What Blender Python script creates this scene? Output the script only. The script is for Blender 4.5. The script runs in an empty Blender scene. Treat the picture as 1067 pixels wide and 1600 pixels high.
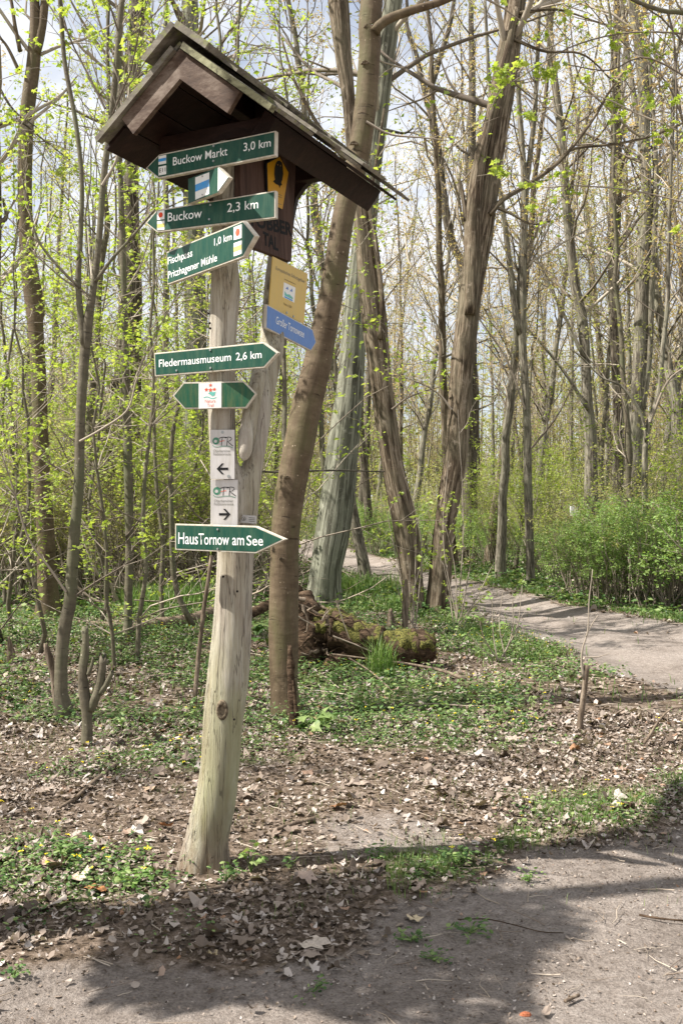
import bpy, math, random
import numpy as np
from mathutils import Vector, Matrix

# ------------------------------------------------------------------ scene, camera, light
scene = bpy.context.scene
COL = scene.collection
F = 1555.0            # focal length in photo pixels (photo 1067 x 1600)
CX, CY, EYE = 533.5, 800.0, 1.6

cam_data = bpy.data.cameras.new('camera')
cam_data.sensor_fit = 'VERTICAL'
cam_data.sensor_height = 36.0
cam_data.lens = 36.0 * F / 1600.0
cam_data.clip_start = 0.05
cam_data.clip_end = 2000
cam = bpy.data.objects.new('camera', cam_data)
COL.objects.link(cam)
cam.location = (0, 0, EYE)
cam.rotation_euler = (math.radians(90), 0, 0)
scene.camera = cam

SUN_EL = 52.0
TRAVEL = np.array([0.985, 0.20])          # where shadows fall, on the ground
TRAVEL = TRAVEL / np.linalg.norm(TRAVEL)
world = bpy.data.worlds.new('World')
scene.world = world
world.use_nodes = True
wn, wl = world.node_tree.nodes, world.node_tree.links
wn.clear()
wo = wn.new('ShaderNodeOutputWorld')
bg = wn.new('ShaderNodeBackground'); bg.inputs['Strength'].default_value = 0.07
sky = wn.new('ShaderNodeTexSky'); sky.sky_type = 'NISHITA'; sky.sun_disc = False
sky.sun_elevation = math.radians(SUN_EL)
sky.sun_rotation = math.atan2(-TRAVEL[0], -TRAVEL[1])
sky.air_density = 1.0; sky.dust_density = 1.5; sky.ozone_density = 1.0
tc = wn.new('ShaderNodeTexCoord')
mp = wn.new('ShaderNodeMapping'); mp.inputs['Scale'].default_value = (1.0, 1.0, 2.4)
nz = wn.new('ShaderNodeTexNoise'); nz.inputs['Scale'].default_value = 2.6
nz.inputs['Detail'].default_value = 9; nz.inputs['Roughness'].default_value = 0.58
rp = wn.new('ShaderNodeValToRGB')
rp.color_ramp.elements[0].position = 0.31; rp.color_ramp.elements[0].color = (0, 0, 0, 1)
rp.color_ramp.elements[1].position = 0.56; rp.color_ramp.elements[1].color = (1, 1, 1, 1)
mx = wn.new('ShaderNodeMix'); mx.data_type = 'RGBA'
mx.inputs[7].default_value = (7.0, 7.15, 7.5, 1)       # thin bright cloud
wl.new(tc.outputs['Generated'], mp.inputs['Vector']); wl.new(mp.outputs[0], nz.inputs['Vector'])
wl.new(nz.outputs['Fac'], rp.inputs['Fac']); wl.new(rp.outputs['Color'], mx.inputs[0])
wl.new(sky.outputs['Color'], mx.inputs[6]); wl.new(mx.outputs[2], bg.inputs['Color'])
wl.new(bg.outputs[0], wo.inputs['Surface'])

sd = bpy.data.lights.new('sun', 'SUN')
sd.energy = 5.0; sd.angle = math.radians(0.53); sd.color = (1.0, 0.965, 0.91)
sun = bpy.data.objects.new('sun', sd); COL.objects.link(sun)
ce, se = math.cos(math.radians(SUN_EL)), math.sin(math.radians(SUN_EL))
sun_dir = Vector((TRAVEL[0] * ce, TRAVEL[1] * ce, -se))
sun.rotation_euler = sun_dir.to_track_quat('-Z', 'Y').to_euler()
sun.location = (-10, -3, 20)

scene.view_settings.view_transform = 'Standard'
scene.view_settings.look = 'None'
scene.view_settings.exposure = 1.15
scene.view_settings.gamma = 1.0
scene.view_settings.use_curve_mapping = False
scene.render.engine = 'CYCLES'
cy = scene.cycles
cy.max_bounces = 6; cy.diffuse_bounces = 3; cy.glossy_bounces = 2
cy.transmission_bounces = 4; cy.transparent_max_bounces = 8
cy.use_denoising = True

# ------------------------------------------------------------------ helpers
def P(px, py, D):
    """point at depth D (metres in front of the eye) seen at photo pixel px, py"""
    return np.array([(px - CX) / F * D, D, EYE + (CY - py) / F * D])

def gnd(px, py):
    D = F * EYE / (py - CY)
    return np.array([(px - CX) / F * D, D])

def vnoise(x, y, seed=0):
    """smooth value noise on arrays"""
    x = np.asarray(x, float); y = np.asarray(y, float)
    xi = np.floor(x).astype(np.int64); yi = np.floor(y).astype(np.int64)
    xf = x - xi; yf = y - yi
    u = xf * xf * (3 - 2 * xf); v = yf * yf * (3 - 2 * yf)
    def h(a, b):
        n = (a * 374761393 + b * 668265263 + seed * 974634777) & 0x7fffffff
        n = ((n ^ (n >> 13)) * 1274126177) & 0x7fffffff
        return ((n ^ (n >> 16)) & 0xffff) / 65535.0
    return (h(xi, yi) * (1 - u) + h(xi + 1, yi) * u) * (1 - v) + (h(xi, yi + 1) * (1 - u) + h(xi + 1, yi + 1) * u) * v

def fbm(x, y, seed=0, o=4):
    s = 0; a = 0.5; t = 0
    for i in range(o):
        s = s + a * vnoise(np.asarray(x) * 2 ** i, np.asarray(y) * 2 ** i, seed + i * 17); t += a; a *= 0.55
    return s / t

# path geometry ----------------------------------------------------
FX = np.array([-9, -4, -1.17, -.35, -.05, .23, .69, 1.0, 1.5, 1.9, 3.2, 9.0])
FY = np.array([2.6, 3.15, 3.40, 3.47, 3.85, 4.12, 4.42, 4.85, 5.12, 5.3, 6.1, 7.0])
PC = np.array([[9, 4.5], [6.0, 8.2], [4.6, 10.4], [3.6, 13.2], [3.0, 16.8], [2.15, 21.5], [1.0, 27.5], [-.6, 38], [-2.6, 52], [-7, 70]])
PW = np.array([2.6, 2.5, 2.15, 1.35, .95, .95, 1.15, 1.5, 1.6, 1.6])

def path_far(x, y):
    """signed distance-like value: <0 on the far track"""
    x = np.asarray(x, float); y = np.asarray(y, float)
    best = np.full(x.shape, 1e9)
    for i in range(len(PC) - 1):
        a, b = PC[i], PC[i + 1]
        ab = b - a; L = (ab ** 2).sum()
        t = np.clip(((x - a[0]) * ab[0] + (y - a[1]) * ab[1]) / L, 0, 1)
        d = np.hypot(x - a[0] - t * ab[0], y - a[1] - t * ab[1]) - (PW[i] * (1 - t) + PW[i + 1] * t)
        best = np.minimum(best, d)
    return best

def path_near(x, y):
    return y - np.interp(x, FX, FY)

def sand_mask(x, y):
    x = np.asarray(x, float); y = np.asarray(y, float)
    n = (fbm(x * 1.6, y * 1.6, 3) - .5) * .9
    a = np.clip(.5 - (path_near(x, y) + n * .7) / .5, 0, 1)
    sc = np.clip(y / 14, .6, 3)
    b = np.clip(.5 - (path_far(x, y) + n * .8) / (.5 * sc), 0, 1)
    c = np.clip(1.25 - np.hypot((x - .2) / .62, (y - 5.05) / .52) + n, 0, 1)
    c = np.maximum(c, .55 * np.clip(1.3 - np.hypot((x - 2.75) / .8, (y - 7.3) / 1.7) + n, 0, 1))
    return np.maximum(np.maximum(a, b), c * .9)

def height(x, y):
    x = np.asarray(x, float); y = np.asarray(y, float)
    h = (fbm(x * .55, y * .55, 11) - .5) * .13 + (fbm(x * 3.1, y * 3.1, 5, 3) - .5) * .035
    h = h + np.clip((y - 60) / 200, 0, 1) * 3
    s = sand_mask(x, y)
    far = path_far(x, y)
    h = h * (1 - .5 * s) - s * .015
    h = h - .05 * np.exp(-((far + .75) / .28) ** 2) * (y > 6)            # wheel rut
    h = h + .05 * np.exp(-(far / .35) ** 2) * (y > 8)
    return h - .02

def hz(x, y):
    return float(height(np.array([x]), np.array([y]))[0])

# mesh building ----------------------------------------------------
class Geo:
    def __init__(s):
        s.V = []; s.F = {}; s.n = 0; s.M = {}; s.B = {}
    def add(s, v, f, mi=0):
        f = np.asarray(f, np.int64)
        s.V.append(np.asarray(v, float).reshape(-1, 3))
        k = f.shape[1]
        s.F.setdefault(k, []).append(f + s.n)
        s.M.setdefault(k, []).append(np.full(len(f), mi, np.int32))
        s.n += len(s.V[-1])
    def tube(s, pts, rad, k=6, cap=False, mi=0, rmul=None):
        pts = np.asarray(pts, float); n = len(pts)
        rad = np.broadcast_to(np.asarray(rad, float), (n,)).copy()
        t = np.gradient(pts, axis=0)
        t /= np.linalg.norm(t, axis=1)[:, None] + 1e-12
        m = np.abs(t.mean(0)); ref = np.zeros(3); ref[np.argmin(m)] = 1
        a = np.cross(t, ref); a /= np.linalg.norm(a, axis=1)[:, None] + 1e-12
        b = np.cross(t, a)
        an = np.arange(k) * 2 * np.pi / k
        R = rad[:, None] * (rmul if rmul is not None else np.ones((n, k)))
        v = pts[:, None] + R[..., None] * (np.cos(an)[None, :, None] * a[:, None] + np.sin(an)[None, :, None] * b[:, None])
        i = np.arange(n - 1)[:, None] * k; j = np.arange(k)[None]; j2 = (j + 1) % k
        f = np.stack([i + j, i + j2, i + k + j2, i + k + j], -1).reshape(-1, 4)
        s.add(v.reshape(-1, 3), f, mi)
        if n > 6 and k > 7:
            L = np.r_[0, np.cumsum(np.linalg.norm(np.diff(pts, axis=0), axis=1))]; rr = rad * .5 + rad.mean() * .5
            s.B[len(s.V) - 1] = np.stack([rr[:, None] * np.cos(an), rr[:, None] * np.sin(an), np.broadcast_to(L[:, None] + pts[0, 0], (n, k))], -1).reshape(-1, 3)
        if cap:
            c = s.n
            base = s.n - n * k
            for ring, p in ((0, pts[0]), (n - 1, pts[-1])):
                s.V.append(p.reshape(1, 3)); idx = s.n; s.n += 1
                r = base + ring * k + np.arange(k)
                ff = np.stack([r, np.roll(r, -1), np.full(k, idx)], 1)
                if ring == 0: ff = ff[:, ::-1]
                s.F.setdefault(3, []).append(ff); s.M.setdefault(3, []).append(np.full(k, mi, np.int32))
    def prism(s, poly, z0, z1, mi=0):
        """polygon (n,2) extruded between z0 and z1 in its own x,y frame"""
        p = np.asarray(poly, float); n = len(p)
        v = np.vstack([np.c_[p, np.full(n, z0)], np.c_[p, np.full(n, z1)]])
        i = np.arange(n); j = (i + 1) % n
        s.add(v, np.stack([i, j, j + n, i + n], 1), mi)
        b = s.n - 2 * n
        s.F.setdefault(n, []).append(np.array([np.arange(n)[::-1] + b, np.arange(n) + n + b]))
        s.M.setdefault(n, []).append(np.full(2, mi, np.int32))
    def box8(s, c, mi=0):
        """8 corners: bottom loop 0-3, top loop 4-7"""
        s.add(c, [[3, 2, 1, 0], [4, 5, 6, 7], [0, 1, 5, 4], [1, 2, 6, 5], [2, 3, 7, 6], [3, 0, 4, 7]], mi)
    def mesh(s, name, mats, smooth=True):
        me = bpy.data.meshes.new(name)
        V = np.vstack(s.V) if s.V else np.zeros((0, 3))
        me.vertices.add(len(V)); me.vertices.foreach_set('co', V.astype(np.float32).ravel())
        loops = []; tot = []; mi = []
        for k, fs in s.F.items():
            f = np.vstack(fs); loops.append(f.ravel()); tot.append(np.full(len(f), k)); mi.append(np.concatenate(s.M[k]))
        loops = np.concatenate(loops); tot = np.concatenate(tot); mi = np.concatenate(mi)
        st = np.concatenate([[0], np.cumsum(tot)[:-1]])
        me.loops.add(len(loops)); me.loops.foreach_set('vertex_index', loops.astype(np.int32))
        me.polygons.add(len(tot)); me.polygons.foreach_set('loop_start', st.astype(np.int32))
        me.polygons.foreach_set('material_index', mi.astype(np.int32))
        me.polygons.foreach_set('use_smooth', np.full(len(tot), smooth))
        me.update(calc_edges=True)
        if s.B:
            bk = np.vstack([s.B.get(i, v) for i, v in enumerate(s.V)]); at = me.attributes.new('bark', 'FLOAT_VECTOR', 'POINT'); at.data.foreach_set('vector', bk.astype(np.float32).ravel())
        me.validate()
        for m in (mats if isinstance(mats, (list, tuple)) else [mats]): me.materials.append(m)
        return me

def link(name, me, parent=None, kind=None, label=None, cat=None, group=None, loc=None):
    o = bpy.data.objects.new(name, me)
    COL.objects.link(o)
    if parent is not None: o.parent = parent
    if loc is not None: o.location = loc
    if kind: o['kind'] = kind
    if label: o['label'] = label
    if cat: o['category'] = cat
    if group: o['group'] = group
    return o

def thing(name, label, cat, loc=(0, 0, 0), group=None):
    return link(name, None, label=label, cat=cat, group=group, loc=loc)

def copy_thing(root, loc, rz, sc, label=None, group=None):
    r = root.copy(); COL.objects.link(r)
    r.location = loc; r.rotation_euler = (0, 0, rz); r.scale = (sc, sc, sc)
    if label: r['label'] = label
    if group: r['group'] = group
    for ch in list(root.children):
        c = ch.copy(); COL.objects.link(c); c.parent = r
    return r

# materials --------------------------------------------------------
def srgb(*c):
    return tuple((x / 12.92 if x <= .04045 else ((x + .055) / 1.055) ** 2.4) for x in c)

class NT:
    def __init__(s, name):
        s.m = bpy.data.materials.new(name); s.m.use_nodes = True
        s.t = s.m.node_tree; s.t.nodes.clear()
        s.out = s.n('ShaderNodeOutputMaterial')
    def n(s, ty, **kw):
        x = s.t.nodes.new(ty)
        for k, v in kw.items(): setattr(x, k, v)
        return x
    def l(s, a, b): s.t.links.new(a, b)
    def barkco(s, scale=(1, 1, 1)):
        c = s.n('ShaderNodeAttribute'); c.attribute_name = 'bark'; m = s.n('ShaderNodeMapping'); m.inputs['Scale'].default_value = scale
        s.l(c.outputs['Vector'], m.inputs[0]); return m.outputs[0]
    def coords(s, scale=(1, 1, 1), kind='Object'):
        c = s.n('ShaderNodeTexCoord'); m = s.n('ShaderNodeMapping'); m.inputs['Scale'].default_value = scale
        s.l(c.outputs[kind], m.inputs[0]); return m.outputs[0]
    def noise(s, vec, scale, detail=5, rough=.55, dist=0):
        x = s.n('ShaderNodeTexNoise'); x.inputs['Scale'].default_value = scale
        x.inputs['Detail'].default_value = detail; x.inputs['Roughness'].default_value = rough
        x.inputs['Distortion'].default_value = dist
        s.l(vec, x.inputs['Vector']); return x.outputs['Fac']
    def ramp(s, fac, stops):
        r = s.n('ShaderNodeValToRGB'); e = r.color_ramp.elements
        while len(e) < len(stops): e.new(.5)
        for i, (p, c) in enumerate(stops):
            e[i].position = p; e[i].color = (*c, 1) if len(c) == 3 else c
        s.l(fac, r.inputs['Fac']); return r.outputs['Color']
    def mix(s, fac, a, b, mode='MIX'):
        x = s.n('ShaderNodeMix'); x.data_type = 'RGBA'; x.blend_type = mode
        for v, i in ((fac, 0), (a, 6), (b, 7)):
            if isinstance(v, (int, float)): x.inputs[i].default_value = v
            elif isinstance(v, tuple): x.inputs[i].default_value = (*v, 1)
            else: s.l(v, x.inputs[i])
        return x.outputs[2]
    def math(s, op, a, b=0.0):
        x = s.n('ShaderNodeMath', operation=op)
        for v, i in ((a, 0), (b, 1)):
            if isinstance(v, (int, float)): x.inputs[i].default_value = v
            else: s.l(v, x.inputs[i])
        return x.outputs[0]
    def bump(s, h, strength=.5, dist=.01, nrm=None):
        x = s.n('ShaderNodeBump'); x.inputs['Strength'].default_value = strength; x.inputs['Distance'].default_value = dist
        s.l(h, x.inputs['Height'])
        if nrm is not None: s.l(nrm, x.inputs['Normal'])
        return x.outputs[0]
    def bsdf(s, col, rough=.8, nrm=None, spec=.25):
        b = s.n('ShaderNodeBsdfPrincipled')
        if isinstance(col, tuple): b.inputs['Base Color'].default_value = (*col, 1)
        else: s.l(col, b.inputs['Base Color'])
        if isinstance(rough, (int, float)): b.inputs['Roughness'].default_value = rough
        else: s.l(rough, b.inputs['Roughness'])
        b.inputs['Specular IOR Level'].default_value = spec
        if nrm is not None: s.l(nrm, b.inputs['Normal'])
        return b.outputs[0]
    def done(s, sh):
        s.l(sh, s.out.inputs['Surface']); return s.m

def bark_furrow(name, dark, mid, light, scale=9, stretch=.16, depth=.03, tint=None):
    """furrowed bark: sinuous dark cracks between ridges that follow the trunk"""
    t = NT(name)
    v = t.barkco((1, 1, stretch))
    def crack(sc, w, dist=.12):
        n = t.noise(v, sc, 3, .55, dist)
        return t.ramp(t.math('ABSOLUTE', t.math('SUBTRACT', n, .5)), [(0, (0, 0, 0)), (w * .35, (.3, .3, .3)), (w, (1, 1, 1))])
    c1 = crack(scale, .085); c2 = crack(scale * 2.3, .07)
    fine = t.noise(t.barkco((1, 1, .3)), scale * 6, 6, .7)
    h = t.math('ADD', t.math('ADD', t.math('MULTIPLY', c1, .45), t.math('MULTIPLY', c2, .2)), t.math('MULTIPLY', fine, .4))
    col = t.ramp(h, [(.2, dark), (.52, tuple(.6 * a + .4 * b for a, b in zip(dark, mid))), (.72, mid), (.92, light)])
    big = t.noise(t.barkco((1, 1, .5)), 2.6, 6, .65)
    col = t.mix(t.ramp(big, [(.42, (0, 0, 0)), (.64, (1, 1, 1))]), col, t.mix(.5, col, tint or light))
    lich = t.noise(t.barkco((1, 1, .7)), 9, 7, .7)
    col = t.mix(t.ramp(lich, [(.57, (0, 0, 0)), (.68, (.5, .5, .5))]), col, tuple(min(1, x * 1.25 + .03) for x in light))
    return t.done(t.bsdf(col, .9, t.bump(h, .6, depth * .22), .12))

def bark_smooth(name, dark, mid, light, green=None):
    """smooth bark with faint rings, short scars, lenticels and lichen spots"""
    t = NT(name)
    ring = t.noise(t.barkco((1.5, 1.5, 4)), 4.2, 7, .68, .5)
    vert = t.noise(t.barkco((1, 1, .2)), 34, 6, .7)
    big = t.noise(t.barkco((1, 1, .45)), 4.0, 6, .65)
    f = t.math('ADD', t.math('ADD', t.math('MULTIPLY', ring, .4), t.math('MULTIPLY', big, .4)), t.math('MULTIPLY', vert, .2))
    c = t.ramp(f, [(.36, dark), (.5, mid), (.62, light)])
    if green: c = t.mix(t.ramp(t.noise(t.barkco((1, 1, .3)), 6, 6, .6), [(.46, (0, 0, 0)), (.66, (.85, .85, .85))]), c, green)
    sc = t.noise(t.barkco((2.2, 2.2, 13)), 3.6, 3, .5)
    scm = t.ramp(sc, [(.66, (0, 0, 0)), (.72, (.8, .8, .8))])
    c = t.mix(scm, c, tuple(x * .55 for x in dark))
    vo = t.n('ShaderNodeTexVoronoi'); t.l(t.barkco((1, 1, .8)), vo.inputs['Vector']); vo.inputs['Scale'].default_value = 24
    sp = t.ramp(vo.outputs['Distance'], [(.07, (1, 1, 1)), (.15, (0, 0, 0))])
    spm = t.mix(1.0, sp, t.ramp(t.noise(t.barkco(), 5), [(.5, (0, 0, 0)), (.58, (1, 1, 1))]), 'MULTIPLY')
    c = t.mix(spm, c, tuple(min(1, x * 1.9 + .06) for x in light))
    h = t.math('SUBTRACT', t.math('ADD', t.math('MULTIPLY', ring, .5), t.math('MULTIPLY', vert, .6)), t.math('MULTIPLY', scm, .5))
    return t.done(t.bsdf(c, .75, t.bump(h, .8, .012), .2))

def leafmat(name, stops, trans=.45, rough=.5):
    t = NT(name)
    g = t.n('ShaderNodeNewGeometry')
    oi = t.n('ShaderNodeObjectInfo')
    r = t.math('FRACT', t.math('ADD', g.outputs['Random Per Island'], t.math('MULTIPLY', oi.outputs['Random'], .35)))
    c = t.ramp(r, stops)
    b = t.bsdf(c, rough, None, .3)
    tr = t.n('ShaderNodeBsdfTranslucent'); t.l(t.mix(1.0, c, (1.15, 1.15, .6), 'MULTIPLY'), tr.inputs['Color'])
    m = t.n('ShaderNodeMixShader'); m.inputs[0].default_value = trans
    t.l(b, m.inputs[1]); t.l(tr.outputs[0], m.inputs[2])
    return t.done(m.outputs[0])

M = {}
M['bark_brown'] = bark_furrow('furrowed_brown_bark', (.026, .018, .012), (.135, .10, .066), (.28, .225, .165), 17, .055, .03, (.17, .15, .10))
M['bark_dark'] = bark_furrow('dark_bark', (.025, .019, .014), (.10, .08, .06), (.21, .175, .135), 17, .07, .025, (.15, .14, .095))
M['bark_grey'] = bark_furrow('grey_green_bark', (.045, .042, .03), (.19, .185, .14), (.29, .285, .22), 12, .04, .022, (.22, .225, .16))
M['bark_pale'] = bark_furrow('pale_bark', (.05, .042, .032), (.19, .165, .125), (.31, .275, .215), 20, .08, .015, (.23, .225, .155))
M['bark_beech'] = bark_smooth('smooth_brown_bark', (.06, .04, .022), (.12, .086, .052), (.18, .135, .085), (.10, .09, .04))
M['bark_young'] = bark_smooth('young_bark', (.06, .05, .035), (.13, .11, .075), (.19, .165, .115), (.10, .105, .055))
t = NT('twig_bark'); oi = t.n('ShaderNodeNewGeometry')
M['twig'] = t.done(t.bsdf(t.ramp(oi.outputs['Random Per Island'], [(0, (.11, .085, .062)), (.5, (.26, .215, .165)), (1, (.42, .36, .28))]), .8))
t = NT('dry_twig_bark'); oi = t.n('ShaderNodeNewGeometry')
M['drytwig'] = t.done(t.bsdf(t.ramp(oi.outputs['Random Per Island'], [(0, (.16, .12, .09)), (.5, (.3, .24, .18)), (1, (.45, .38, .3))]), .85))
M['leaf_spring'] = leafmat('fresh_spring_leaves', [(0, (.23, .32, .05)), (.4, (.36, .45, .08)), (.75, (.46, .52, .13)), (1, (.31, .41, .09))], .5)
M['leaf_bg'] = leafmat('young_forest_leaves', [(0, (.27, .29, .10)), (.4, (.38, .38, .15)), (.75, (.47, .43, .22)), (1, (.34, .35, .12))], .5)
M['leaf_rust'] = leafmat('rust_buds', [(0, (.42, .29, .17)), (.5, (.56, .42, .26)), (1, (.50, .46, .22))], .5)
M['leaf_bush'] = leafmat('shrub_leaves', [(0, (.16, .27, .07)), (.5, (.24, .36, .10)), (1, (.33, .42, .15))], .4)
M['herb'] = leafmat('herb_leaves', [(0, (.04, .09, .025)), (.35, (.08, .15, .04)), (.7, (.15, .23, .065)), (1, (.28, .34, .13))], .3)
M['grass'] = leafmat('grass_blades', [(0, (.08, .16, .03)), (.5, (.15, .26, .06)), (1, (.30, .36, .14))], .35)
M['litter'] = leafmat('dead_leaves', [(0, (.05, .035, .025)), (.22, (.11, .08, .058)), (.45, (.19, .145, .11)), (.66, (.28, .22, .175)), (.84, (.38, .32, .27)), (.95, (.52, .465, .42)), (1, (.27, .14, .07))], .12, .65)
t = NT('moss'); n = t.noise(t.coords(), 60, 6)
M['moss'] = t.done(t.bsdf(t.ramp(n, [(.35, (.02, .022, .006)), (.5, (.085, .08, .018)), (.68, (.19, .17, .045))]), .95, t.bump(n, .8, .02)))
t = NT('flower_petals'); M['petal'] = t.done(t.bsdf((.85, .68, .03), .5))

# ------------------------------------------------------------------ ground
def build_ground():
    def axis(lo, hi, c, n, k):
        a0 = math.asinh((lo - c) * k); a1 = math.asinh((hi - c) * k)
        return c + np.sinh(np.linspace(a0, a1, n)) / k
    xs = axis(-230, 230, 0, 370, .42)
    ys = axis(-60, 420, 4.5, 400, .36)
    X, Y = np.meshgrid(xs, ys)
    x = X.ravel(); y = Y.ravel()
    s = sand_mask(x, y)
    fine = (fbm(x * 14, y * 14, 8, 3) - .5) * .016 * np.exp(-np.hypot(x, y - 4) / 9)
    z = height(x, y) + fine
    # foot-worn dimples on the sand
    z = z + s * (fbm(x * 6, y * 6, 31, 3) - .5) * .03 * np.exp(-np.hypot(x, y - 4) / 12)
    nx, ny = len(xs), len(ys)
    i = np.arange(ny - 1)[:, None] * nx + np.arange(nx - 1)[None]
    i = i.ravel()
    g = Geo(); g.add(np.c_[x, y, z], np.stack([i, i + 1, i + nx + 1, i + nx], 1))
    t = NT('forest_floor')
    pos = t.n('ShaderNodeNewGeometry').outputs['Position']
    at = t.n('ShaderNodeAttribute'); at.attribute_name = 'sand'
    gr = t.n('ShaderNodeAttribute'); gr.attribute_name = 'green'
    mp = t.n('ShaderNodeMapping'); t.l(pos, mp.inputs[0]); mp.inputs['Scale'].default_value = (1, 1, 1)
    v = mp.outputs[0]
    n1 = t.noise(v, 1.3, 6); n2 = t.noise(v, 18, 8, .7); n3 = t.noise(v, 90, 6, .7)
    sandc = t.ramp(t.math('ADD', t.math('MULTIPLY', n1, .45), t.math('MULTIPLY', n2, .55)),
                   [(.32, (.125, .103, .086)), (.46, (.255, .218, .19)), (.64, (.38, .335, .30))])
    sandc = t.mix(.6, sandc, t.ramp(n3, [(.35, (.35, .3, .26)), (.5, (.9, .87, .83)), (.62, (1.25, 1.2, 1.15))]), 'MULTIPLY')
    litc = t.ramp(n2, [(.3, (.05, .036, .025)), (.45, (.13, .095, .065)), (.56, (.24, .18, .135)), (.7, (.36, .29, .23))])
    litc = t.mix(.4, litc, t.ramp(n3, [(.35, (.3, .28, .25)), (.55, (1, 1, 1))]), 'MULTIPLY')
    grc = t.ramp(n2, [(.3, (.035, .045, .018)), (.5, (.07, .085, .03)), (.7, (.13, .15, .06))])
    c = t.mix(t.ramp(gr.outputs['Fac'], [(.35, (0, 0, 0)), (.7, (1, 1, 1))]), litc, grc)
    sm = t.math('ADD', at.outputs['Fac'], t.math('MULTIPLY', t.math('SUBTRACT', n2, .5), .6))
    c = t.mix(t.ramp(sm, [(.35, (0, 0, 0)), (.6, (1, 1, 1))]), c, sandc)
    h = t.math('ADD', t.math('MULTIPLY', n2, .7), t.math('MULTIPLY', n3, .3))
    m = t.done(t.bsdf(c, .95, t.bump(h, 1.0, .05), .1))
    me = g.mesh('ground', m)
    a = me.attributes.new('sand', 'FLOAT', 'POINT'); a.data.foreach_set('value', s.astype(np.float32))
    a = me.attributes.new('green', 'FLOAT', 'POINT'); a.data.foreach_set('value', green_mask(x, y).astype(np.float32))
    link('ground', me, kind='structure')

def green_mask(x, y):
    """0..1 how much ground cover grows here"""
    x = np.asarray(x, float); y = np.asarray(y, float)
    s = sand_mask(x, y)
    n = fbm(x * .9, y * .9, 40, 4)
    base = np.interp(y, [3, 4.5, 5.5, 7, 9, 12, 20, 60], [.22, .43, .50, .53, .58, .64, .72, .72])
    near = path_near(x, y); far = path_far(x, y)
    base = base + .28 * np.exp(-((far - .45) / .45) ** 2) * (y > 10.8) + .25 * np.exp(-((near - .35) / .35) ** 2) * (x > .3)
    base = base - .25 * np.exp(-(((x + 1.6) / 1.6) ** 2 + ((y - 7.2) / 1.1) ** 2)) - .3 * np.exp(-(((x - 1.15) / .8) ** 2 + ((y - 6.3) / .55) ** 2))
    base = base - .2 * np.exp(-(((x - 2.3) / .9) ** 2 + ((y - 7.6) / 1.2) ** 2))
    return np.clip((n - (1 - base)) * 4.5 + .5, 0, 1) * (1 - np.clip(s * 1.6, 0, 1))

def frames(rng, n, tilt, up=None):
    """random orthonormal frames: normals lean from +z by about tilt"""
    az = rng.uniform(0, 2 * np.pi, n); th = np.abs(rng.normal(0, tilt, n))
    nrm = np.stack([np.sin(th) * np.cos(az), np.sin(th) * np.sin(az), np.cos(th)], 1)
    sp = rng.uniform(0, 2 * np.pi, n)
    ref = np.stack([np.cos(sp), np.sin(sp), np.zeros(n)], 1)
    b = np.cross(nrm, ref); b /= np.linalg.norm(b, axis=1)[:, None] + 1e-9
    a = np.cross(b, nrm)
    return a, b, nrm

def scatter(geo, tmpls, faces, pos, size, rng, tilt, mi=0, flip=False):
    """stamp leaf templates: tmpls (T,k,3)"""
    n = len(pos)
    if n == 0: return
    T = np.asarray(tmpls); pick = rng.integers(0, len(T), n)
    L = T[pick] * np.asarray(size).reshape(-1, 1, 1)
    a, b, nm = frames(rng, n, tilt)
    v = L[..., 0:1] * a[:, None] + L[..., 1:2] * b[:, None] + L[..., 2:3] * nm[:, None] + np.asarray(pos)[:, None]
    k = T.shape[1]
    f = (np.asarray(faces)[None] + (np.arange(n) * k)[:, None, None]).reshape(-1, np.asarray(faces).shape[1])
    geo.add(v.reshape(-1, 3), f, mi)

# leaf templates (unit length about 1)
def litter_templates(rng, lobed=False):
    T = []
    for i in range(10):
        if lobed:
            an = np.linspace(0, 2 * np.pi, 17)[:-1]
            r = .5 * (1 + .2 * np.cos(5 * an + .3)) * (1 + rng.uniform(-.2, .15, 16)); r[8] *= .7
            x = r * np.cos(an); y = r * np.sin(an)
        else:
            an = np.linspace(0, 2 * np.pi, 9)[:-1]
            r = .5 * (1 + rng.uniform(-.25, .22, 8))
            x = r * np.cos(an) * 1.1; y = r * np.sin(an) * rng.uniform(.5, .85)
        a, b, c = rng.normal(.3, .75), rng.normal(.3, .8), rng.normal(0, .6)
        z = a * x * x + b * y * y + c * x * y + rng.normal(0, .07, len(x))
        T.append(np.vstack([[0, 0, 0.0], np.c_[x, y, z]]))
    k = len(T[0]) - 1
    f = np.array([[0, 1 + i, 1 + (i + 1) % k] for i in range(k)])
    return np.array(T), f

LEAF4 = np.array([[[0, 0, 0], [.45, .32, .06], [1, 0, -.1], [.45, -.32, .06]],
                  [[0, 0, 0], [.5, .26, .1], [1, 0, -.2], [.5, -.26, .1]]], float)
LEAF4F = np.array([[0, 1, 2, 3]])
# lobed young maple-like leaf: fan of triangles
def maple_template():
    pts = [(0, 0), (.12, -.34), (.3, -.16), (.42, -.5), (.62, -.2), (1.0, 0), (.62, .2), (.42, .5), (.3, .16), (.12, .34)]
    a = np.array([(x, y, .25 * abs(y) - .15 * x * x) for x, y in pts])
    b = a.copy(); b[:, 2] = -.3 * np.abs(a[:, 1]) - .35 * a[:, 0] ** 2
    c = np.array([[.38, 0, .02]])
    return np.array([np.vstack([c, a]), np.vstack([c, b])]), np.array([[0, 1 + i, 1 + (i + 1) % 10] for i in range(10)])
MAPLE, MAPLEF = maple_template()
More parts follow.
